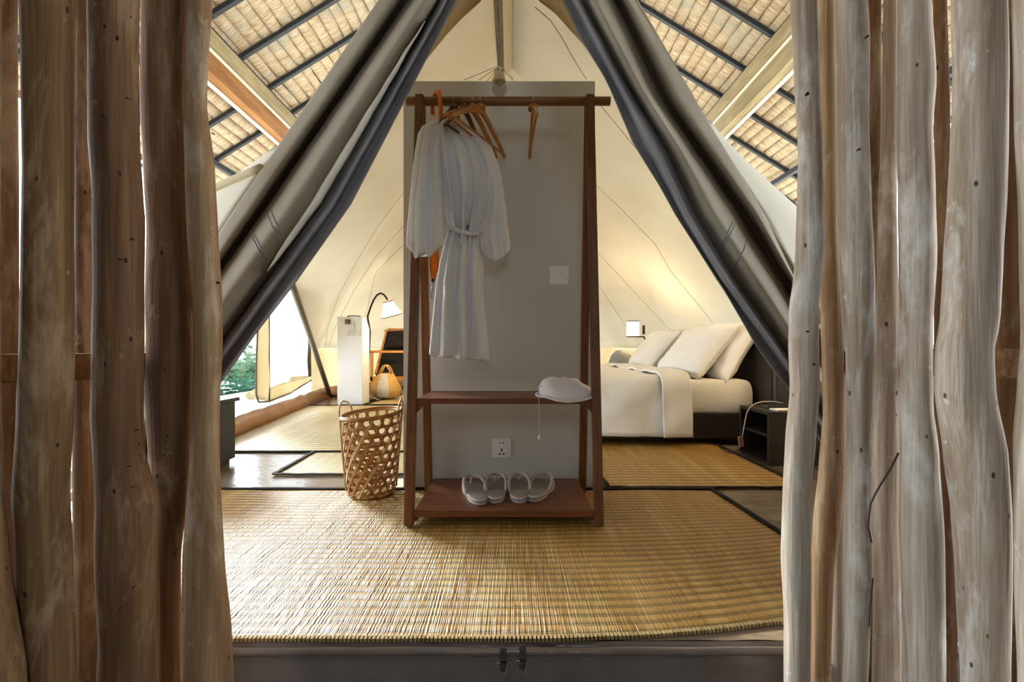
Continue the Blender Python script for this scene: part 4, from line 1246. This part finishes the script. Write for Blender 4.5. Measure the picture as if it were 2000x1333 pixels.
MB().box((p.x, fy - 0.02, p.z), (0.05, 0.04, 0.055), bev=0.004).build('lock_body', M['old_steel'], co)
MB().tube([(p.x, fy - 0.02, 1.005), (p.x, fy + 0.03, 1.012), (p.x + 0.06, fy + 0.05, 1.014), (p.x + 0.12, fy + 0.07, 1.01)], 0.006, 8).build('latch_bar', M['old_steel'], co, smooth=True)
p = P(692, 636, fy)
MB().box((p.x, fy - 0.012, p.z), (0.012, 0.024, 0.085), bev=0.002).build('card_holder', M['plate'], co)

ch = thing('lounge_chair', (-1.35, 6.15, 0.0), 'light oak lounge chair with black canvas sling at the rear left', 'chair')
cx0, cx1 = P(727, 690, 6.0).x, P(727, 690, 6.0).x + 0.62
yb = 6.0
for x in (cx0, cx1):
    MB().bar((x, yb - 0.02, 0.01), (x, yb - 0.02, 0.60), 0.035, 0.03, up=(0, 1, 0), bev=0.004).build('front_leg', M['chair_wood'], ch)
    MB().bar((x, yb + 0.62, 0.01), (x, yb + 0.52, 0.60), 0.035, 0.03, up=(0, 1, 0), bev=0.004).build('back_leg', M['chair_wood'], ch)
    MB().box((x, yb + 0.25, 0.60), (0.05, 0.62, 0.025), bev=0.005).build('armrest', M['chair_wood'], ch)
    MB().bar((x + (0.04 if x == cx0 else -0.04), yb + 0.02, 0.30), (x + (0.03 if x == cx0 else -0.03), yb + 0.6, 0.9), 0.03, 0.035, up=(0, 1, 0), bev=0.004).build('back_stile', M['chair_wood'], ch)
MB().box(((cx0 + cx1) / 2, yb + 0.60, 0.905), (0.66, 0.03, 0.045), bev=0.005).build('top_rail', M['chair_wood'], ch)
MB().box(((cx0 + cx1) / 2, yb - 0.03, 0.595), (0.66, 0.035, 0.03), bev=0.005).build('front_rail', M['chair_wood'], ch)
MB().box(((cx0 + cx1) / 2, yb - 0.02, 0.24), (0.66, 0.03, 0.06), bev=0.005).build('lower_rail', M['chair_wood'], ch)
def sling(u, v):
    x = lerp(cx0 + 0.05, cx1 - 0.05, u)
    y = yb + lerp(0.01, 0.585, v ** 0.9)
    z = 0.27 + 0.62 * v + 0.0 - 0.05 * math.sin(math.pi * v) * math.sin(math.pi * u) + 0.012 * N(x * 6, v * 5)
    return Vector((x, y - 0.03, z)), Vector((0, -0.7, 0.7))
MB().sheet(sling, 22, 26, 0.02).build('sling', M['black_cloth'], ch, smooth=True)

def pillow_mesh(L, Wd, T, seed, n=26, sharp=1.0):
    mb = MB()
    top, bot = [], []
    for i in range(n):
        for j in range(n):
            u, v = -1 + 2 * i / (n - 1), -1 + 2 * j / (n - 1)
            pin = 1 - 0.07 * sharp * (1 - u * u) * (v * v) - 0.0
            pin2 = 1 - 0.07 * sharp * (1 - v * v) * (u * u)
            x, y = u * L / 2 * pin2, v * Wd / 2 * pin
            h = T / 2 * ((1 - u ** 4) * (1 - v ** 4)) ** 0.55
            wr = 0.016 * N(u * 3 + seed, v * 3, 1) + 0.010 * N(u * 7 + seed, v * 7, 2)
            e = (1 - u ** 6) * (1 - v ** 6)
            top.append(Vector((x, y, h + wr * e)))
            bot.append(Vector((x, y, -h * 0.9 + wr * e * 0.5 - 0.001)))
    m = n * n
    fs = []
    for i in range(n - 1):
        for j in range(n - 1):
            a, b, c, d = i * n + j, (i + 1) * n + j, (i + 1) * n + j + 1, i * n + j + 1
            fs += [(a, b, c, d), (a + m, d + m, c + m, b + m)]
    for i in range(n - 1):
        for (a, b) in ((i * n, (i + 1) * n), ((i + 1) * n + n - 1, i * n + n - 1), (i + 1, i), ((n - 1) * n + i, (n - 1) * n + i + 1)):
            fs.append((a, a + m, b + m, b))
    mb.add(top + bot, fs)
    return mb
# cushion lying against the sling is part of the photograph's dark chair
cu = thing('chair_cushion', (cx0 + 0.33, 6.40, 0.6), 'black cushion leaning on the lounge chair back', 'cushion')
pm = pillow_mesh(0.46, 0.30, 0.10, 5)
Rm = Matrix.Rotation(math.radians(52), 3, 'X')
pm.v = [Rm @ q + Vector((cx0 + 0.32, 6.385, 0.765)) for q in pm.v]
pm.build('cushion_cover', M['black_cloth'], cu, smooth=True)

fl_ = thing('floor_lamp', (-1.74, 5.53, 0.0), 'arched dark floor lamp with lit white cone shade at the rear left', 'lamp')
ld = 5.30
arcp = [(718, 618), (724, 600), (730, 586), (736, 577), (743, 573), (750, 576), (755, 583), (758, 590)]
lp = [P(715, 640, ld)] + [P(a, b, ld) for a, b in arcp]
MB().tube([Vector((lp[0].x - 0.045, 5.53, 0.03)), Vector((lp[0].x - 0.03, 5.50, 0.5)), Vector((lp[0].x - 0.005, 5.46, 0.85))] + lp[1:], 0.011, 10).build('stem', M['dark_metal'], fl_, smooth=True)
MB().lathe([(0.001, 0.0), (0.09, 0.0), (0.09, 0.018), (0.03, 0.03), (0.001, 0.03)], (lp[0].x - 0.045, 5.53, 0.001), 28).build('base', M['dark_metal'], fl_, auto=True)
sc = P(757, 589, ld)
Rt = Matrix.Rotation(math.radians(-14), 3, 'Y') @ Matrix.Rotation(math.radians(10), 3, 'X')
def shade(t, c, prof, R, mname='shade'):
    n = 32
    th = 0.004
    rings = [[c + R @ Vector((r_ * math.cos(2 * math.pi * k / n), r_ * math.sin(2 * math.pi * k / n), z)) for k in range(n)] for r_, z in prof]
    inner = [[c + R @ Vector(((r_ - th) * math.cos(2 * math.pi * k / n), (r_ - th) * math.sin(2 * math.pi * k / n), z)) for k in range(n)] for r_, z in reversed(prof)]
    MB().loft(rings + inner + [rings[0]], True, False).build('lamp_shade', M[mname], t, smooth=False, auto=True)
    for r_, z in (prof[0], prof[-1]):
        MB().tube([c + R @ Vector(((r_ + 0.001) * math.cos(2 * math.pi * k / n), (r_ + 0.001) * math.sin(2 * math.pi * k / n), z)) for k in range(n + 1)], 0.0045, 6).build('shade_trim', M['trim'], t)
    return c
shade(fl_, sc, [(0.055, -0.005), (0.125, -0.175)], Rt)
MB().lathe([(0.001, -0.05), (0.022, -0.065), (0.03, -0.09), (0.022, -0.112), (0.001, -0.12)], sc, 16, Rt).build('bulb', M['bulb_on'], fl_, smooth=True)
def lamp_light(name, loc, power, parent, r_=0.04):
    l = bpy.data.lights.new(name, 'POINT')
    l.energy = power
    l.color = (1.0, 0.72, 0.40)
    l.shadow_soft_size = r_
    o = bpy.data.objects.new(name, l)
    COL.objects.link(o)
    o.parent = parent
    o.location = parent.matrix_basis.inverted() @ Vector(loc)
    return o
lamp_light('floor_lamp_light', sc + Rt @ Vector((0, 0, -0.20)), 18, fl_)

sb = thing('seagrass_bag', (-1.36, 5.68, 0.01), 'seagrass belly bag with grey stripe on the rear mat', 'bag')
bc = P(754, 780, 5.72)
bc.z = 0.012
prof = [(0.10, 0.0), (0.175, 0.03), (0.195, 0.09), (0.190, 0.13), (0.170, 0.17), (0.13, 0.25), (0.095, 0.31), (0.088, 0.315)]
n = 40
def bag_ring(r_, z):
    return [bc + Vector((r_ * math.cos(2 * math.pi * k / n), 0.8 * r_ * math.sin(2 * math.pi * k / n), z * 1.0 + 0.004 * N(k * 0.8, z * 30))) for k in range(n)]
MB().loft([bag_ring(r_, z) for r_, z in prof]).build('body', M['seagrass'], sb, smooth=True)
MB().loft([[bc + Vector((r_ * 1.012 * math.cos(a), 0.8 * r_ * 1.012 * math.sin(a), z)) for a in [math.radians(248 + 44 * k / 10) for k in range(11)]] for r_, z in prof[1:7]], closed=False).build('grey_stripe', M['seagrass_grey'], sb, smooth=True, label='grey painted stripe')
for dy in (-0.05, 0.05):
    MB().tube([bc + Vector((-0.075 + 0.15 * k / 10, dy, 0.30 + 0.115 * math.sin(math.pi * k / 10) ** 0.8)) for k in range(11)], 0.009, 8).build('handle', M['seagrass'], sb, smooth=True)

# ------------------------------------------------------------------ bed
bed = thing('bed', (0.65, 3.9, 0.0), 'low black wooden platform bed with tall dark headboard', 'bed')
BX0, BX1, BY0, BY1 = -0.38, 1.63, 3.0, 4.85
MB().box(((BX0 + BX1) / 2, BY0 + 0.02, 0.125), (BX1 - BX0, 0.04, 0.16), bev=0.004).build('side_rail', M['black_wood'], bed)
MB().box(((BX0 + BX1) / 2, BY1 - 0.02, 0.125), (BX1 - BX0, 0.04, 0.16), bev=0.004).build('side_rail', M['black_wood'], bed)
MB().box((BX0 + 0.02, (BY0 + BY1) / 2, 0.125), (0.04, BY1 - BY0 - 0.09, 0.16), bev=0.004).build('foot_rail', M['black_wood'], bed)
MB().box(((BX0 + BX1) / 2, (BY0 + BY1) / 2, 0.17), (BX1 - BX0 - 0.1, BY1 - BY0 - 0.1, 0.05)).build('slat_base', M['black_wood'], bed)
for x in (BX0 + 0.12, BX1 - 0.16):
    for y in (BY0 + 0.09, BY1 - 0.09):
        MB().box((x, y, 0.028), (0.09, 0.09, 0.046)).build('leg', M['black_wood'], bed)
MB().box((1.675, 3.98, 0.36), (0.06, 2.2, 0.70), bev=0.006).build('headboard', M['black_wood'], bed)
for y in (2.86, 5.1):
    MB().box((1.70, y, 0.36), (0.10, 0.05, 0.72), bev=0.006).build('headboard_post', M['grey_lacquer'], bed)
mt = thing('mattress', (0.63, 3.92, 0.2), 'thick mattress under a white fitted sheet on the bed', 'mattress')
def rbox(x0, x1, y0, y1, z0, z1, r_, n=20, amp=0.006, seed=0):
    rings = []
    N_ = 80
    for zi, (z, ins) in enumerate([(z0, 0.02), (z0 + 0.02, 0.0), (z0 + (z1 - z0) * 0.3, 0.0), (z0 + (z1 - z0) * 0.6, 0.0), (z1 - r_, 0.0), (z1 - r_ * 0.4, r_ * 0.18), (z1 - r_ * 0.1, r_ * 0.5), (z1, r_)]):
        ring = []
        for k in range(N_):
            a = 2 * math.pi * k / N_
            c_, s_ = math.cos(a), math.sin(a)
            m_ = max(abs(c_), abs(s_))
            ux, uy = c_ / m_, s_ / m_
            ux = math.copysign(min(abs(ux), 1), ux)
            hx, hy = (x1 - x0) / 2 - ins, (y1 - y0) / 2 - ins
            rr = 0.06
            px_, py_ = ux * hx, uy * hy
            dx, dy = abs(px_) - (hx - rr), abs(py_) - (hy - rr)
            if dx > 0 and dy > 0:
                l = math.hypot(dx, dy)
                px_ = math.copysign(hx - rr + dx * rr / max(l, rr), px_)
                py_ = math.copysign(hy - rr + dy * rr / max(l, rr), py_)
            w_ = amp * N(px_ * 3 + seed, py_ * 3, z * 22) * (1 if 0 < zi < 6 else 0.3)
            ring.append(Vector(((x0 + x1) / 2 + px_, (y0 + y1) / 2 + py_ - w_, z)))
        rings.append(ring)
    mb = MB().loft(rings)
    return mb
rbox(BX0 + 0.02, BX1 - 0.01, BY0 + 0.015, BY1 - 0.02, 0.205, 0.432, 0.05, amp=0.022).build('sheet_cover', M['linen'], mt, smooth=True)
dv = thing('duvet', (0.3, 3.9, 0.2), 'white duvet spread over the bed with its head end folded back', 'duvet')
def duvet_fn(xa, xb, lift, zb, seed, drop_y):
    yn = BY0 - 0.005
    def fn(u, v):
        x = lerp(xa, xb, u)
        # v: far edge -> near edge -> down the side
        Ltop = BY1 - 0.05 - yn
        zt = 0.452 + lift
        drop = zt - zb(u)
        tot = Ltop + drop
        s_ = v * tot
        r_ = 0.07
        if s_ < Ltop - r_:
            y, z, nn = BY1 - 0.05 - s_, zt, Vector((0, 0, 1))
        elif s_ < Ltop + r_ * 0.57:
            a = (s_ - (Ltop - r_)) / (r_ * 1.57) * math.pi / 2
            y, z, nn = yn + r_ - r_ * math.sin(a) - drop_y * math.sin(a), zt - r_ + r_ * math.cos(a), Vector((0, -math.sin(a), math.cos(a)))
        else:
            z = zt - r_ - (s_ - Ltop - r_ * 0.57)
            y, nn = yn - drop_y - 0.03 * (zt - z) / 0.4, Vector((0, -1, 0))
        q = N(x * 3 + seed, s_ * 3, 2) * 0.018 + N(x * 9 + seed, s_ * 5, 4) * 0.010
        if nn.y < -0.3:
            q += 0.026 * N(x * 5 - z * 4 + seed, z * 3, 7)
        return Vector((x, y, z)) + nn * (0.012 + q), nn
    return fn
MB().sheet(duvet_fn(BX0 + 0.05, 1.06, 0.0, lambda u: 0.118 - 0.025 * u, 3, 0.0), 60, 74, 0.02).build('cover', M['linen'], dv, smooth=True)
MB().sheet(duvet_fn(0.975, 1.165, 0.022, lambda u: 0.10, 9, 0.03), 22, 74, 0.018).build('folded_edge', M['linen'], dv, smooth=True)
def pillow(label, c, L, Wd, T, tilt, yaw, seed):
    t = thing('bed_pillow', (c[0], c[1], 0.432), label, 'pillow', 'white pillows on the bed')
    pm = pillow_mesh(L, Wd, T, seed)
    R = Matrix.Rotation(yaw, 3, 'Z') @ Matrix.Rotation(-tilt, 3, 'Y')
    pm.v = [R @ q + Vector(c) for q in pm.v]
    pm.build('pillow_case', M['linen'], t, smooth=True)
PT = math.radians(50)
pillow('large white pillow in front at the near side of the bed', (1.37, 3.42, 0.625), 0.50, 0.70, 0.17, PT, 0.10, 2)
pillow('white pillow behind the front one at the near side against the headboard', (1.535, 3.36, 0.615), 0.48, 0.66, 0.16, math.radians(58), 0.05, 11)
pillow('white pillow in front at the far side of the bed', (1.36, 4.40, 0.625), 0.48, 0.64, 0.16, PT, 0.05, 21)
pillow('shaded white pillow at the far side against the headboard', (1.53, 4.42, 0.62), 0.48, 0.64, 0.15, math.radians(60), 0.0, 31)
gc = thing('knitted_pouf', (1.18, 5.05, 0.0), 'rounded grey knitted pouf peeking out beyond the bed', 'pouf')
MB().lathe([(0.02, 0.0), (0.13, 0.02), (0.165, 0.2), (0.15, 0.45), (0.11, 0.56), (0.06, 0.61), (0.001, 0.62)], (1.235, 5.15, 0.001), 28).build('cover', M['grey_cloth'], gc, smooth=True)

# ------------------------------------------------------------------ bedside lamps
def wall_lamp(label, c, back, power):
    t = thing('bedside_lamp', (c.x, c.y, c.z - 0.1), label, 'lamp', 'bedside lamps')
    shade(t, c, [(0.070, 0.085), (0.070, -0.085)], Matrix.Identity(3))
    MB().tube([c + Vector((0, 0, -0.05)), c + Vector((0.05, 0, -0.09)), c + Vector((0.12, 0, -0.085)), Vector((back.x, back.y, c.z - 0.085))], 0.007, 8).build('arm', M['trim'], t, smooth=True)
    MB().box((back.x, back.y, c.z - 0.01), (0.018, 0.05, 0.10), bev=0.003).build('back_plate', M['trim'], t)
    MB().tube([Vector((back.x, back.y, c.z - 0.08)), Vector((back.x + 0.05, back.y, c.z - 0.2)), Vector((1.68, min(back.y, 5.09), 0.62))], 0.008, 8).build('bracket', M['trim'], t)
    MB().lathe([(0.001, -0.05), (0.02, -0.04), (0.028, 0.0), (0.02, 0.025), (0.001, 0.035)], c, 14).build('bulb', M['bulb_on'], t, smooth=True)
    lamp_light('bedside_lamp_light', c + Vector((0, 0, 0.10)), power, t)
c1 = P(1236, 643, 5.1)
wall_lamp('lit white drum lamp on the far side of the bed', c1, Vector((1.475, 5.1, 0)), 13)
wall_lamp('lit white drum lamp on the near side of the bed behind the flap', Vector((1.52, 2.80, 0.88)), Vector((1.66, 2.80, 0)), 16)

# ------------------------------------------------------------------ nightstand
ns = thing('nightstand', (1.6, 2.69, 0.0), 'low black open-shelf nightstand beside the bed', 'nightstand')
x0, x1, y0, y1, hh = 1.40, 1.80, 2.48, 2.80, 0.294
for y in (y0 + 0.009, y1 - 0.009):
    MB().box(((x0 + x1) / 2, y, hh / 2), (x1 - x0, 0.018, hh - 0.036)).build('side_panel', M['black_wood'], ns)
MB().box(((x0 + x1) / 2, (y0 + y1) / 2, hh - 0.009), (x1 - x0, y1 - y0, 0.018), bev=0.001).build('top', M['black_wood'], ns)
MB().box(((x0 + x1) / 2, (y0 + y1) / 2, 0.010), (x1 - x0, y1 - y0, 0.018)).build('bottom', M['black_wood'], ns)
MB().box(((x0 + x1) / 2 + 0.01, (y0 + y1) / 2, 0.155), (x1 - x0 - 0.03, y1 - y0 - 0.038, 0.016)).build('shelf', M['black_wood'], ns)
MB().box((x1 - 0.006, (y0 + y1) / 2, hh / 2), (0.01, y1 - y0 - 0.038, hh - 0.038)).build('back_panel', M['black_wood'], ns)
nb = thing('notebook', (1.58, 2.56, hh), 'white paper booklet on the nightstand top', 'booklet')
MB().box((1.56, 2.545, hh + 0.004), (0.20, 0.075, 0.006), Matrix.Rotation(0.06, 3, 'Z'), 0.001).build('pages', M['paper'], nb)
MB().box((1.56, 2.545, hh + 0.0085), (0.203, 0.078, 0.002), Matrix.Rotation(0.06, 3, 'Z')).build('cover', M['paper'], nb)
tr = thing('tray', (1.62, 2.68, hh), 'flat dark tray on the nightstand behind the booklet', 'tray')
MB().box((1.60, 2.67, hh + 0.005), (0.26, 0.11, 0.008), bev=0.002).build('tray_base', M['grey_lacquer'], tr)
for dy in (-0.053, 0.053):
    MB().box((1.60, 2.67 + dy, hh + 0.011), (0.26, 0.005, 0.018)).build('tray_rim', M['grey_lacquer'], tr)
cd = thing('lamp_cord', (1.39, 2.7, 0.0), 'pale lamp cord with brown inline switch hanging over the nightstand', 'cord')
cp = [(1510, 786), (1490, 785), (1475, 789), (1465, 796), (1459, 806), (1456, 820), (1453, 836), (1450, 852)]
MB().tube([P(1530, 788, 2.75), P(1510, 785, 2.72)] + [P(a, b, 2.70 - 0.012 * i) for i, (a, b) in enumerate(cp[1:])], 0.0032, 6).build('cable', M['cable'], cd, smooth=True)
pe = P(1447, 863, 2.61)
MB().box(pe, (0.026, 0.02, 0.058), Matrix.Rotation(-0.12, 3, 'Y'), 0.003).build('inline_switch', M['switch'], cd)
MB().tube([pe + Vector((0, 0, -0.03)), P(1442, 880, 2.62), P(1430, 886, 2.66), P(1418, 884, 2.72), P(1408, 876, 2.80), P(1400, 869, 2.9)], 0.004, 6).build('lead', M['trim'], cd, smooth=True)
